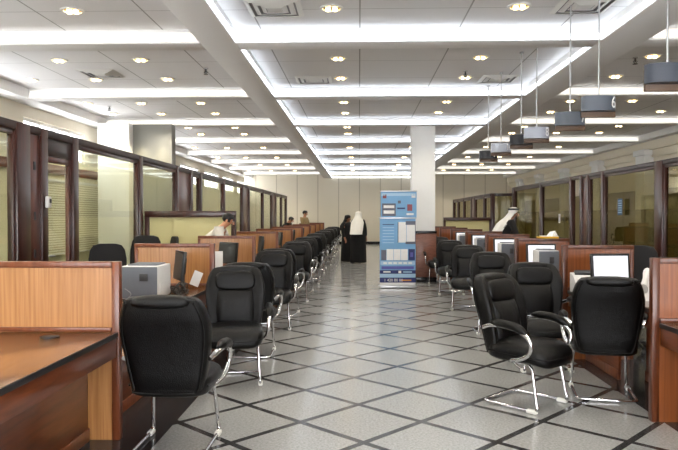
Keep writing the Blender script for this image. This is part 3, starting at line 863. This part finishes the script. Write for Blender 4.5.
# ------------------------------------------------------------------ counter equipment
def printer(x, y, rz, lab):
    t = thing("printer", lab, "printer", (x, y, ZD + 0.001), rz, "grey boxy printers")
    q = BM(); box(q, (0, 0, 0.165), (0.36, 0.44, 0.31), 0.012); obj("body", q, M["plastic_white"], t)
    q = BM(); box(q, (0, -0.226, 0.165), (0.355, 0.012, 0.30), 0.004); bp_ = obj("rear_cover", q, M["plastic_grey"], t)
    q = BM(); box(q, (0.05, -0.234, 0.215), (0.08, 0.006, 0.07), 0.002); obj("vent_grille", q, M["plastic_dark"], bp_)
    q = BM(); tube(q, [(-0.12, -0.236, 0.005), (-0.07, -0.237, 0.06), (-0.13, -0.236, 0.11)], 0.004, 6, 5); obj("power_cable", q, M["vent_grey"], t)
    q = BM(); box(q, (0, 0.03, 0.326), (0.28, 0.3, 0.014), 0.005); obj("lid", q, M["plastic_grey"], t)
    q = BM(); box(q, (0.183, 0.0, 0.10), (0.006, 0.3, 0.10), 0.002); obj("side_tray", q, M["plastic_white"], t)
    return t
def monitor(x, y, rz, lab, lit=True, tilt=-6, grp="flat monitors on the counters"):
    t = thing("computer_monitor", lab, "monitor", (x, y, ZD + 0.001), rz, grp)
    q = BM(); pillow(q, (0, 0.03, 0.010), (0.12, 0.085, 0.01), 0.5, 0.8, 24, 6); obj("foot", q, M["plastic_black"], t)
    q = BM(); tube(q, [(0, 0.05, 0.01), (0, 0.055, 0.22)], 0.02, 10); obj("stand", q, M["plastic_black"], t)
    q = BM(); box(q, (0, 0.02, 0.27), (0.40, 0.035, 0.31), 0.008, (R(tilt), 0, 0)); hd = obj("case", q, M["plastic_black"], t)
    q = BM(); box(q, (0, 0.0005, 0.272), (0.35, 0.004, 0.262), 0, (R(tilt), 0, 0)); obj("screen", q, M["screen"] if lit else M["plastic_dark"], hd, smooth=False)
    q = BM(); box(q, (0, 0.05, 0.27), (0.22, 0.03, 0.18), 0.01, (R(tilt), 0, 0)); obj("rear_hump", q, M["plastic_black"], hd)
    return t
printer(-2.09, 6.42, 0, "grey boxy printer with white side, beside the close-up turned-away chair")
monitor(-1.93, 6.98, R(-62), "slim black monitor edge-on beside the grey printer and cables", False)
# cables and cards between the printer and the second divider
t = thing("cable_bundle", "tangle of dark cables lying behind the edge-on monitor", "cable", (-1.80, 6.6, ZD + 0.012))
for i in range(5):
    q = BM(); pts = [(random.uniform(-.08, .08), random.uniform(-.12, .12), random.uniform(0.0, .12)) for _ in range(6)]; pts[0] = (0, -0.1, 0); pts[-1] = (0.02, 0.14, 0.0); tube(q, pts, 0.006, 6, 5); obj("cable", q, M["plastic_black"], t)
t = thing("paper_sheet", "white paper slip leaning in front of the second divider by the cables", "paper", (-1.8, 7.25, ZD + 0.002), R(20))
q = BM(); box(q, (0, 0, 0.105), (0.10, 0.003, 0.17), 0, (R(-18), R(24), 0)); obj("sheet", q, M["paper"], t, smooth=False)
# second counter
monitor(-1.88, 9.35, R(-40), "black monitor behind the chair facing the camera, beside a white document holder", False)
t = thing("document_holder", "white upright document holder beside the black monitor past the second divider", "document holder", (-1.92, 8.9, ZD + 0.001), R(10))
q = BM(); box(q, (0, 0.02, 0.17), (0.14, 0.02, 0.30), 0.004, (R(-10), 0, 0)); obj("board", q, M["plastic_white"], t)
q = BM(); box(q, (0, 0.03, 0.015), (0.16, 0.16, 0.02), 0.004); obj("foot", q, M["plastic_grey"], t)
for i, y in enumerate(LP[2:7]):
    monitor(-1.86, y + 1.85, R(-72), "black monitor edge-on just past the %s divider of the sign-free row" % ORD[i + 2], False)
# row under the signs
monitor(2.50, 6.62, R(6), "black framed monitor showing a bright white page behind the turned-away chair")
t = thing("receipt_printer", "white low printer with dark paper slot in front of the second orange divider", "printer", (2.37, 6.96, ZD + 0.001), R(-3))
q = BM(); rs = []
for y_, h_ in ((-0.15, 0.09), (-0.08, 0.13), (0.0, 0.18), (0.11, 0.20)):
    rs.append([Vector((-0.135, y_, 0)), Vector((0.135, y_, 0)), Vector((0.135, y_, h_)), Vector((-0.135, y_, h_))])
loft(q, rs); obj("body", q, M["plastic_white"], t, ang=20)
q = BM(); box(q, (0, 0.03, 0.205), (0.22, 0.06, 0.03), 0.008, (R(30), 0, 0)); obj("paper_slot", q, M["plastic_dark"], t)
q = BM(); box(q, (0, -0.07, 0.115), (0.2, 0.1, 0.05), 0.008, (R(30), 0, 0)); obj("front_tray", q, M["paper"], t)
# desk phone
t = thing("desk_telephone", "white desk telephone with handset beside the bright white monitor page", "telephone", (2.66, 5.98, ZD + 0.001), R(-30))
t.scale = (1.25, 1.25, 1.7)
q = BM(); rs = [[Vector((-0.1, y_, 0)), Vector((0.1, y_, 0)), Vector((0.1, y_, h_)), Vector((-0.1, y_, h_))] for y_, h_ in ((-0.12, 0.03), (0.0, 0.08), (0.12, 0.12))]
loft(q, rs); ph = obj("base", q, M["plastic_white"], t, ang=20)
q = BM(); tube(q, [(-0.07, -0.11, 0.09), (-0.07, -0.06, 0.115), (-0.07, 0.02, 0.14), (-0.07, 0.1, 0.16)], [0.03, 0.022, 0.022, 0.032], 12); obj("handset", q, M["plastic_white"], t)
q = BM()
for i in range(3):
    for j in range(4): box(q, (0.0 + 0.03 * i, -0.07 + 0.03 * j, 0.058 + 0.0105 * j), (0.018, 0.018, 0.012), 0.003)
obj("keypad", q, M["plastic_grey"], ph)
t = thing("paper_stack", "curled white paper pile lying past the white telephone", "papers", (2.74, 6.95, ZD + 0.002), R(60))
q = BM()
rs = []
for i in range(9):
    y_ = -0.15 + 0.3 * i / 8; h_ = 0.05 + 0.10 * (i / 8) ** 2
    rs.append([Vector((-0.09, y_, h_ - 0.045)), Vector((0.09, y_, h_ - 0.045)), Vector((0.09, y_, h_)), Vector((-0.09, y_, h_))])
loft(q, rs); obj("sheets", q, M["paper"], t, ang=20)
for i, y in enumerate(RP[1:5]):
    o = printer(2.375, y + 1.25, 0, "grey printer in front of a white screen, past the %s orange divider" % ORD[i + 1])
    o.scale = (0.70, 0.66, 1.14)
    monitor(2.46, y + 1.75, 0, "black monitor with white page behind a grey printer, past the %s orange divider" % ORD[i + 1])
# folder lying on top of the third divider on the sign side
t = thing("document_folder", "yellow folder lying on top of an orange wood divider", "folder", (2.66, RP[2], 1.236))
q = BM(); box(q, (0, 0, 0.012), (0.26, 0.20, 0.024), 0.004); obj("cover", q, M["yellow"], t)
q = BM(); box(q, (0.02, 0, 0.03), (0.22, 0.18, 0.010), 0.002); obj("papers_inside", q, M["paper"], t)
t = thing("paper_sheet", "folded white sheet standing on the yellow folder", "paper", (2.73, RP[2], 1.272), R(30))
q = BM(); rs = [[Vector((-0.06, -0.05, 0)), Vector((0.05, -0.05, 0.002)), Vector((0.0, -0.05, 0.07))], [Vector((-0.06, 0.05, 0)), Vector((0.05, 0.05, 0.002)), Vector((0.0, 0.05, 0.055))]]
loft(q, rs); obj("sheet", q, M["paper"], t, smooth=False)

# ------------------------------------------------------------------ roll-up banner
t = thing("rollup_banner", "pale blue roll-up banner with navy footer standing in front of the column", "banner", (0.83, 14.2, 0), R(2))
bw, bh = 0.385, 2.08
q = BM(); pillow(q, (0, 0, 0.035), (0.42, 0.075, 0.035), 0.5, 0.3, 24, 8); obj("base_cassette", q, M["alu"], t)
q = BM(); bx(q, -bw, bw, -0.006, 0.0, 0.06, 1.50); bx(q, -bw + 0.02, bw + 0.02, 0.004, 0.01, 1.50, bh); pn = obj("printed_panel", q, M["b_sky"], t, smooth=False)
q = BM(); bx(q, -bw - 0.02, bw + 0.01, -0.02, 0.012, 1.49, 1.52, 0.004); obj("cross_rail", q, M["alu"], t)
q = BM(); bx(q, -bw + 0.01, bw + 0.03, -0.012, 0.014, bh - 0.01, bh + 0.015, 0.004); obj("top_rail", q, M["alu"], t)
q = BM(); tube(q, [(0, 0.04, 0.05), (0, 0.04, bh)], 0.01, 8); obj("support_pole", q, M["alu"], t)
def bq(q, u0, u1, v0, v1, mi, lift=0.0):
    """rectangle on the banner, u from 0 to 1 across, v in metres up"""
    sh = 0.02 if v0 > 1.5 else 0.0
    y_ = -0.008 - lift - (0 if v0 < 1.5 else -0.010)
    bx(q, -bw + sh + u0 * 2 * bw, -bw + sh + u1 * 2 * bw, y_ - 0.002, y_, v0, v1, 0, mi)
bm_mats = [M["b_pale"], M["b_navy"], M["b_white"], M["b_grey"], M["b_orange"], M["b_red"], M["b_violet"]]
q = BM()
bq(q, 0.02, 0.98, 1.98, 2.04, 0); bq(q, 0.06, 0.16, 1.93, 2.01, 5); bq(q, 0.86, 0.97, 1.94, 2.02, 2)
bq(q, 0.04, 0.42, 1.55, 1.82, 3); bq(q, 0.08, 0.38, 1.72, 1.78, 2, .003); bq(q, 0.08, 0.38, 1.60, 1.67, 2, .003); bq(q, 0.48, 0.56, 1.82, 1.88, 3); bq(q, 0.46, 0.68, 1.70, 1.73, 1); bq(q, 0.74, 0.88, 1.66, 1.80, 5); bq(q, 0.72, 0.92, 1.57, 1.61, 2)
bq(q, 0.52, 0.74, 0.98, 1.42, 2); bq(q, 0.75, 0.98, 0.98, 1.42, 2); bq(q, 0.50, 0.52, 0.98, 1.42, 3); bq(q, 0.72, 0.98, 1.36, 1.44, 3, .003); bq(q, 0.72, 0.98, 0.95, 1.0, 3, .003); bq(q, 0.98, 1.0, 0.95, 1.44, 3)
for i in range(7): bq(q, 0.08, 0.40, 1.36 - i * 0.065, 1.365 - i * 0.065 + 0.01, 1 if i == 0 else 0)
bq(q, 0.04, 0.18, 0.60, 0.82, 3); bq(q, 0.19, 0.38, 0.60, 0.84, 2); bq(q, 0.39, 0.58, 0.60, 0.84, 2); bq(q, 0.59, 0.78, 0.60, 0.84, 2); bq(q, 0.80, 0.98, 0.60, 0.84, 1); bq(q, 0.85, 0.93, 0.67, 0.77, 6, .003)
bq(q, 0.02, 0.98, 0.50, 0.58, 0)
for i in range(6): bq(q, 0.10 + i * 0.14, 0.20 + i * 0.14, 0.52, 0.56, 2, .003)
bq(q, 0.05, 0.95, 0.41, 0.47, 6); bq(q, 0.0, 1.0, 0.31, 0.385, 1); bq(q, 0.10, 0.30, 0.335, 0.365, 2, .003); bq(q, 0.52, 0.60, 0.32, 0.375, 2, .003); bq(q, 0.65, 0.9, 0.335, 0.36, 0, .003)
bq(q, 0.0, 1.0, 0.23, 0.31, 0); bq(q, 0.0, 1.0, 0.12, 0.225, 1); bq(q, 0.60, 0.88, 0.155, 0.185, 4, .003); bq(q, 0.0, 1.0, 0.065, 0.12, 2)
obj("printed_graphic", q, bm_mats, pn, smooth=False)
text_mesh("phone_number", "1 420 80 80", 0.085, 0.001, M["b_white"], pn, (-bw + 0.09, -0.012, 0.17), (PI / 2, 0, 0), "LEFT")

# ================================================================== PEOPLE
def skin_mesh(name, pts, edges, radii, mat, parent, root=0, lv=2):
    me = bpy.data.meshes.new(name)
    me.from_pydata([Vector(p) for p in pts], edges, [])
    o = bpy.data.objects.new(name, me); COL.objects.link(o)
    md = o.modifiers.new("skin", "SKIN"); md.use_smooth_shade = True
    for i, r_ in enumerate(radii):
        sv = me.skin_vertices[0].data[i]
        sv.radius = r_ if isinstance(r_, tuple) else (r_, r_)
        sv.use_root = (i == root)
    ss = o.modifiers.new("sub", "SUBSURF"); ss.levels = lv; ss.render_levels = lv
    me.materials.append(mat); o.parent = parent
    return o

def lerp(a, b, t): return Vector(a) * (1 - t) + Vector(b) * t

def body(root, J, mat, fat=1.0):
    """one continuous skinned figure from a dict of joints, fingers included"""
    P, E, Rd = [], [], []
    def add(p, r_, prev=None):
        P.append(Vector(p)); Rd.append(r_)
        if prev is not None: E.append((prev, len(P) - 1))
        return len(P) - 1
    pel = add(J["pelvis"], 0.135 * fat)
    sp1 = add(lerp(J["pelvis"], J["chest"], 0.5), 0.125 * fat, pel)
    ch = add(J["chest"], 0.135 * fat, sp1)
    nk = add(J["neck"], 0.058, ch)
    hb = add(lerp(J["neck"], J["head"], 0.55), 0.06, nk)
    h1 = add(J["head"], 0.088, hb)
    add(Vector(J["head"]) + (Vector(J["head"]) - Vector(J["neck"])).normalized() * 0.07, 0.07, h1)
    for s in ("l", "r"):
        sh = add(J["sh_" + s], 0.066, ch); el = add(J["el_" + s], 0.044, sh); wr = add(J["wr_" + s], 0.029, el)
        d = (Vector(J["wr_" + s]) - Vector(J["el_" + s])).normalized()
        side = d.cross(Vector((0, 0, 1)))
        side = side.normalized() if side.length > 0.2 else Vector((0, 1, 0))
        pm = add(P[wr] + d * 0.06, 0.034, wr)
        down = d.cross(side).normalized()
        if down.z > 0: down = -down
        for k, ln in ((-1.5, 0.062), (-0.5, 0.074), (0.5, 0.078), (1.5, 0.068)):
            b0 = add(P[pm] + d * 0.03 + side * 0.018 * k, 0.0095, pm)
            b1 = add(P[b0] + d * ln * 0.5 + down * 0.008, 0.0088, b0); add(P[b1] + d * ln * 0.4 + down * 0.022, 0.0075, b1)
        sg = 1 if s == "l" else -1
        tb = add(P[wr] + d * 0.035 + side * sg * 0.035, 0.011, pm); add(P[tb] + d * 0.035 + side * sg * 0.02 + down * 0.01, 0.009, tb)
        hp = add(J["hip_" + s], 0.092, pel); kn = add(J["kn_" + s], 0.058, hp); an = add(J["an_" + s], 0.040, kn)
        add(Vector(J["an_" + s]) + Vector((J["fwd"][0] * 0.15, J["fwd"][1] * 0.15, -0.045)), 0.034, an)
    return skin_mesh("body", P, E, Rd, mat, root)

def head_details(root, J, look, skin_m, hair=True):
    """face features, ears and hair fitted round the head joint; look = facing direction"""
    hd = Vector(J["head"]); f = Vector(look).normalized(); u = Vector((0, 0, 1)); u = (u - f * u.dot(f)).normalized(); s = u.cross(f)
    q = BM(); pillow(q, (0, 0, 0), (0.028, 0.028, 0.03), 1, 1, 10, 8)
    q.free()
    mtx = Matrix((s, f, u)).transposed()
    def put(nm, fn, mat, ang=80):
        q = BM(); fn(q)
        for v in q.verts: v.co = hd + mtx @ v.co
        return obj(nm, q, mat, root, ang=ang)
    put("nose", lambda q: loft(q, [ring(0, 0.10, z, w, w * 1.2, 1, 8) for z, w in ((0.015, 0.006), (-0.01, 0.012), (-0.03, 0.018), (-0.04, 0.012))]), skin_m)
    put("mouth", lambda q: pillow(q, (0, 0.088, -0.062), (0.024, 0.008, 0.007), 1, 1, 10, 6), M["lip"])
    for sg in (-1, 1):
        put("eye", lambda q: pillow(q, (sg * 0.033, 0.086, 0.008), (0.014, 0.007, 0.007), 1, 1, 10, 6), M["eye"])
        put("iris", lambda q: pillow(q, (sg * 0.033, 0.092, 0.008), (0.006, 0.003, 0.006), 1, 1, 8, 6), M["iris"])
        put("ear", lambda q: pillow(q, (sg * 0.092, 0.0, -0.005), (0.01, 0.02, 0.032), 1, 1, 10, 8), skin_m)
    if hair:
        def cap(q):
            pillow(q, (0, -0.014, 0.038), (0.099, 0.104, 0.088), 0.9, 0.9, 20, 12)
            for v in q.verts:
                if v.co.y > 0.05 and v.co.z < 0.06: v.co.y = 0.05
                if v.co.z < -0.01 and v.co.y > -0.03: v.co.x *= 0.9
        put("hair", cap, M["hair"])

def mesh_from_parts(name, fn, mat, root):
    q = BM(); fn(q); return obj(name, q, mat, root, ang=80)

def stand_joints(lean=(0, 0), h=1.72, fwd=(1, 0), arms=None, legs=0.1):
    """joints for a standing figure facing fwd; lean shifts the chest/head forward (m) and down"""
    k = h / 1.72; fx, fy = fwd; sx, sy = -fy, fx
    def pt(f, s, z): return Vector((fx * f + sx * s, fy * f + sy * s, z))
    ln, dz = lean
    J = {"fwd": fwd, "pelvis": pt(0, 0, 0.95 * k), "chest": pt(ln * 0.6, 0, (1.28 - dz * 0.5) * k), "neck": pt(ln * 0.85, 0, (1.47 - dz * 0.85) * k), "head": pt(ln * 1.0 + 0.03, 0, (1.61 - dz) * k)}
    for nm, s in (("l", 1), ("r", -1)):
        J["sh_" + nm] = pt(ln * 0.78, s * 0.185 * k, (1.40 - dz * 0.75) * k)
        J["hip_" + nm] = pt(0, s * 0.095 * k, 0.88 * k); J["kn_" + nm] = pt(0.02, s * legs, 0.48 * k); J["an_" + nm] = pt(-0.01, s * legs, 0.08)
        if arms: J["el_" + nm], J["wr_" + nm] = pt(*arms[0][:1], s * arms[0][1], arms[0][2]), pt(*arms[1][:1], s * arms[1][1], arms[1][2])
        else: J["el_" + nm], J["wr_" + nm] = pt(ln * 0.7 - 0.02, s * 0.25 * k, 1.12 * k), pt(ln * 0.7 + 0.08, s * 0.25 * k, 0.88 * k)
    return J

def shirt(root, J, mat, long_sleeve=True, grow=0.022, hem=0.0):
    P, E, Rd = [], [], []
    def add(p, r_, prev=None):
        P.append(Vector(p)); Rd.append(r_)
        if prev is not None: E.append((prev, len(P) - 1))
        return len(P) - 1
    a = add(Vector(J["pelvis"]) + Vector((0, 0, -0.02 - hem)), 0.155); m_ = add(lerp(J["pelvis"], J["chest"], 0.5), 0.150, a)
    c = add(J["chest"], 0.158, m_); add(lerp(J["chest"], J["neck"], 0.8), 0.078, c)
    for s in ("l", "r"):
        sh = add(J["sh_" + s], 0.085, c); el = add(J["el_" + s], 0.062, sh)
        if long_sleeve: add(lerp(J["el_" + s], J["wr_" + s], 0.9), 0.046, el)
    return skin_mesh("shirt", P, E, Rd, mat, root)

def trousers(root, J, mat):
    P, E, Rd = [], [], []
    def add(p, r_, prev=None):
        P.append(Vector(p)); Rd.append(r_)
        if prev is not None: E.append((prev, len(P) - 1))
        return len(P) - 1
    a = add(Vector(J["pelvis"]), 0.15)
    for s in ("l", "r"):
        h = add(J["hip_" + s], 0.108, a); k = add(J["kn_" + s], 0.078, h); add(Vector(J["an_" + s]) + Vector((0, 0, 0.02)), 0.064, k)
    o = skin_mesh("trousers", P, E, Rd, mat, root)
    for s in ("l", "r"):
        an = Vector(J["an_" + s]); f = Vector((J["fwd"][0], J["fwd"][1], 0))
        q = BM(); tube(q, [an - f * 0.05 + Vector((0, 0, -0.035)), an + f * 0.03 + Vector((0, 0, -0.03)), an + f * 0.18 + Vector((0, 0, -0.052))], [0.045, 0.05, 0.034], 12, 0); obj("shoe", q, M["plastic_black"], root)
    return o

def robe(root, base, neck, mat, fwd, w0=0.30, w1=0.21, name="robe"):
    q = BM(); rs = []
    ang = math.atan2(fwd[1], fwd[0]) - PI / 2
    for i in range(15):
        f = i / 14
        c = lerp(base, neck, f)
        w = w0 * (1 - f) + w1 * f if f < 0.86 else w1 * (1 - (f - 0.86) / 0.14 * 0.62)
        d = (0.21 * (1 - f) + 0.135 * f) if f < 0.86 else 0.13 * (1 - (f - 0.86) / 0.14 * 0.4)
        rg = []
        for k in range(40):
            a = 2 * PI * k / 40
            fold = 1 + 0.05 * (1 - f) * math.sin(a * 9 + f * 2)
            x, y = w * math.cos(a) * fold, d * math.sin(a) * fold
            rg.append(Vector((c.x + x * math.cos(ang) - y * math.sin(ang), c.y + x * math.sin(ang) + y * math.cos(ang), c.z)))
        rs.append(rg)
    loft(q, rs); return obj(name, q, mat, root, ang=80)

def headscarf(root, J, look, mat, drop=0.35, ring_cord=True, back=0.14):
    hd = Vector(J["head"]); f = Vector((look[0], look[1], 0)).normalized(); s = Vector((-f.y, f.x, 0))
    q = BM(); rs = []
    prof = [(0.128, 0.02), (0.122, 0.06), (0.10, 0.095), (0.06, 0.105), (0.01, 0.112), (-0.05, 0.122), (-0.11, 0.14), (-0.17, 0.18), (-0.24, 0.21), (-drop, 0.20)]
    n_ = 32
    for z, r_ in prof:
        rg = []
        for k in range(n_):
            a = 2 * PI * k / n_
            ca, sa = math.cos(a), math.sin(a)
            rr = r_ * (1 + 0.05 * math.sin(a * 7) * (1 if z < 0 else 0))
            bk = -max(0, -z) * back / 0.35
            fr = rr * sa
            if z < 0.055 and sa > 0.0: fr *= max(0.15, 1 - (0.055 - z) * 7)     # open at the face
            rg.append(hd + s * (rr * ca) + f * (fr + bk - 0.012) + Vector((0, 0, z)))
        rs.append(rg)
    loft(q, rs); obj("headscarf", q, mat, root, ang=80)
    if ring_cord:
        q = BM()
        for zz in (0.075, 0.095):
            pts = [hd + s * (0.112 * math.cos(2 * PI * k / 24)) + f * (0.112 * math.sin(2 * PI * k / 24) - 0.012) + Vector((0, 0, zz)) for k in range(25)]
            tube(q, pts, 0.011, 8)
        obj("head_cord", q, M["black_cloth"], root)

# man in white leaning over his counter
t = thing("person", "person in a white shirt with dark hair leaning forward over the divider tops", "person", (-2.70, 11.12, 0))
J = stand_joints((0.46, 0.155), 1.74, (1, 0), arms=((0.42, 0.24, 1.12), (0.52, 0.20, 0.98)))
body(t, J, M["skin"]); head_details(t, J, (1, -0.15, -0.35), M["skin"]); shirt(t, J, M["shirt"]); trousers(t, J, M["trouser"])
# man in black jacket and white headscarf bending
t = thing("person", "person in a white headscarf and black jacket bending over the counter under the signs", "person", (3.10, 14.72, 0))
J = stand_joints((0.30, 0.05), 1.78, (1, 0), arms=((0.32, 0.26, 1.15), (0.48, 0.2, 0.92)))
body(t, J, M["skin_d"]); head_details(t, J, (1, -0.2, -0.3), M["skin_d"], False); shirt(t, J, M["black_cloth"], True, hem=0.1); robe(t, (0, 0, 0.03), (0, 0, 0.98), M["black_cloth"], (1, 0), 0.24, 0.17, "long_garment"); headscarf(t, J, (1, -0.2), M["white_cloth"], 0.40, True, 0.22)
# two people in the aisle
t = thing("person", "person in a long white headcloth and black robe standing in the aisle with back turned", "person", (-0.03, 21.8, 0))
J = stand_joints((0.02, 0.0), 1.68, (0.2, 0.98))
body(t, J, M["skin_d"]); head_details(t, J, (0.2, 0.98, 0), M["skin_d"], False); shirt(t, J, M["black_cloth"]); robe(t, (0, 0, 0.02), (0.01, 0.02, 1.46), M["black_cloth"], (0.2, 0.98), 0.27, 0.24); headscarf(t, J, (0.2, 0.98), M["white_cloth"], 0.62, False, 0.22)
t = thing("person", "person dressed all in black standing close beside the white headcloth wearer", "person", (-0.40, 22.3, 0))
J = stand_joints((0.0, 0.0), 1.56, (0.8, -0.6))
body(t, J, M["skin_d"]); head_details(t, J, (0.8, -0.6, 0), M["skin_d"], False); shirt(t, J, M["black_cloth"]); robe(t, (0, 0, 0.02), (0, 0, 1.34), M["black_cloth"], (0.8, -0.6), 0.24, 0.2); headscarf(t, J, (0.8, -0.6), M["black_cloth"], 0.4, False, 0.08)
# staff far down the row
t = thing("person", "person in khaki shirt standing among the far dividers of the sign-free row", "person", (-2.22, 26.5, 0))
J = stand_joints((0.04, 0.0), 1.76, (0.9, -0.4), arms=((0.10, 0.25, 1.12), (0.25, 0.16, 1.05)))
body(t, J, M["skin"]); head_details(t, J, (0.9, -0.4, -0.1), M["skin"]); shirt(t, J, M["khaki"]); trousers(t, J, M["khaki"])
t = thing("person", "dark haired person in black bending forward behind the dividers, short of the khaki one", "person", (-3.05, 25.6, 0))
J = stand_joints((0.42, 0.20), 1.70, (0.95, -0.3), arms=((0.32, 0.24, 1.1), (0.40, 0.18, 1.0)))
body(t, J, M["skin"]); head_details(t, J, (0.95, -0.3, -0.4), M["skin"]); shirt(t, J, M["black_cloth"]); trousers(t, J, M["trouser"])

# ================================================================== LIGHT
def spot(x, y, z, watts, col=(1, 0.90, 0.74), size=130, rad=0.10):
    l = bpy.data.lights.new("downlight_beam", "SPOT"); l.energy = watts; l.color = col; l.spot_size = R(size); l.spot_blend = 0.7; l.shadow_soft_size = rad
    o = bpy.data.objects.new("downlight_beam", l); COL.objects.link(o); o.location = (x, y, z)
for i, (x, y) in enumerate(LIGHTS):
    spot(x, y, ZC - 0.06, 16 if x < -5 else 38 if x < -4 else 30)
# two narrow beams washing the grey return wall
for x in (-4.95, -4.5):
    spot(x, 14.75, ZB - 0.05, 30, (1, 0.85, 0.5), 60, 0.03)

w_ = bpy.data.worlds.new("World"); SC.world = w_; w_.use_nodes = True
bg = w_.node_tree.nodes["Background"]; bg.inputs[0].default_value = lin((246, 247, 250)); bg.inputs[1].default_value = 7.0

# ================================================================== CAMERA
cd = bpy.data.cameras.new("Camera"); cam = bpy.data.objects.new("Camera", cd); COL.objects.link(cam)
cd.sensor_width = 36; cd.lens = F / 678 * 36; cd.clip_end = 200; cd.clip_start = 0.05
cam.location = (0, 0, CAMZ)
cam.rotation_euler = (R(90) - math.atan(9 / F), 0, math.atan(20 / F))
SC.camera = cam
SC.view_settings.view_transform = "Standard"
SC.view_settings.look = "None"
SC.view_settings.exposure = 1.1
SC.view_settings.gamma = 1.0
SC.view_settings.use_curve_mapping = False
SC.cycles.use_denoising = True
SC.cycles.max_bounces = 8
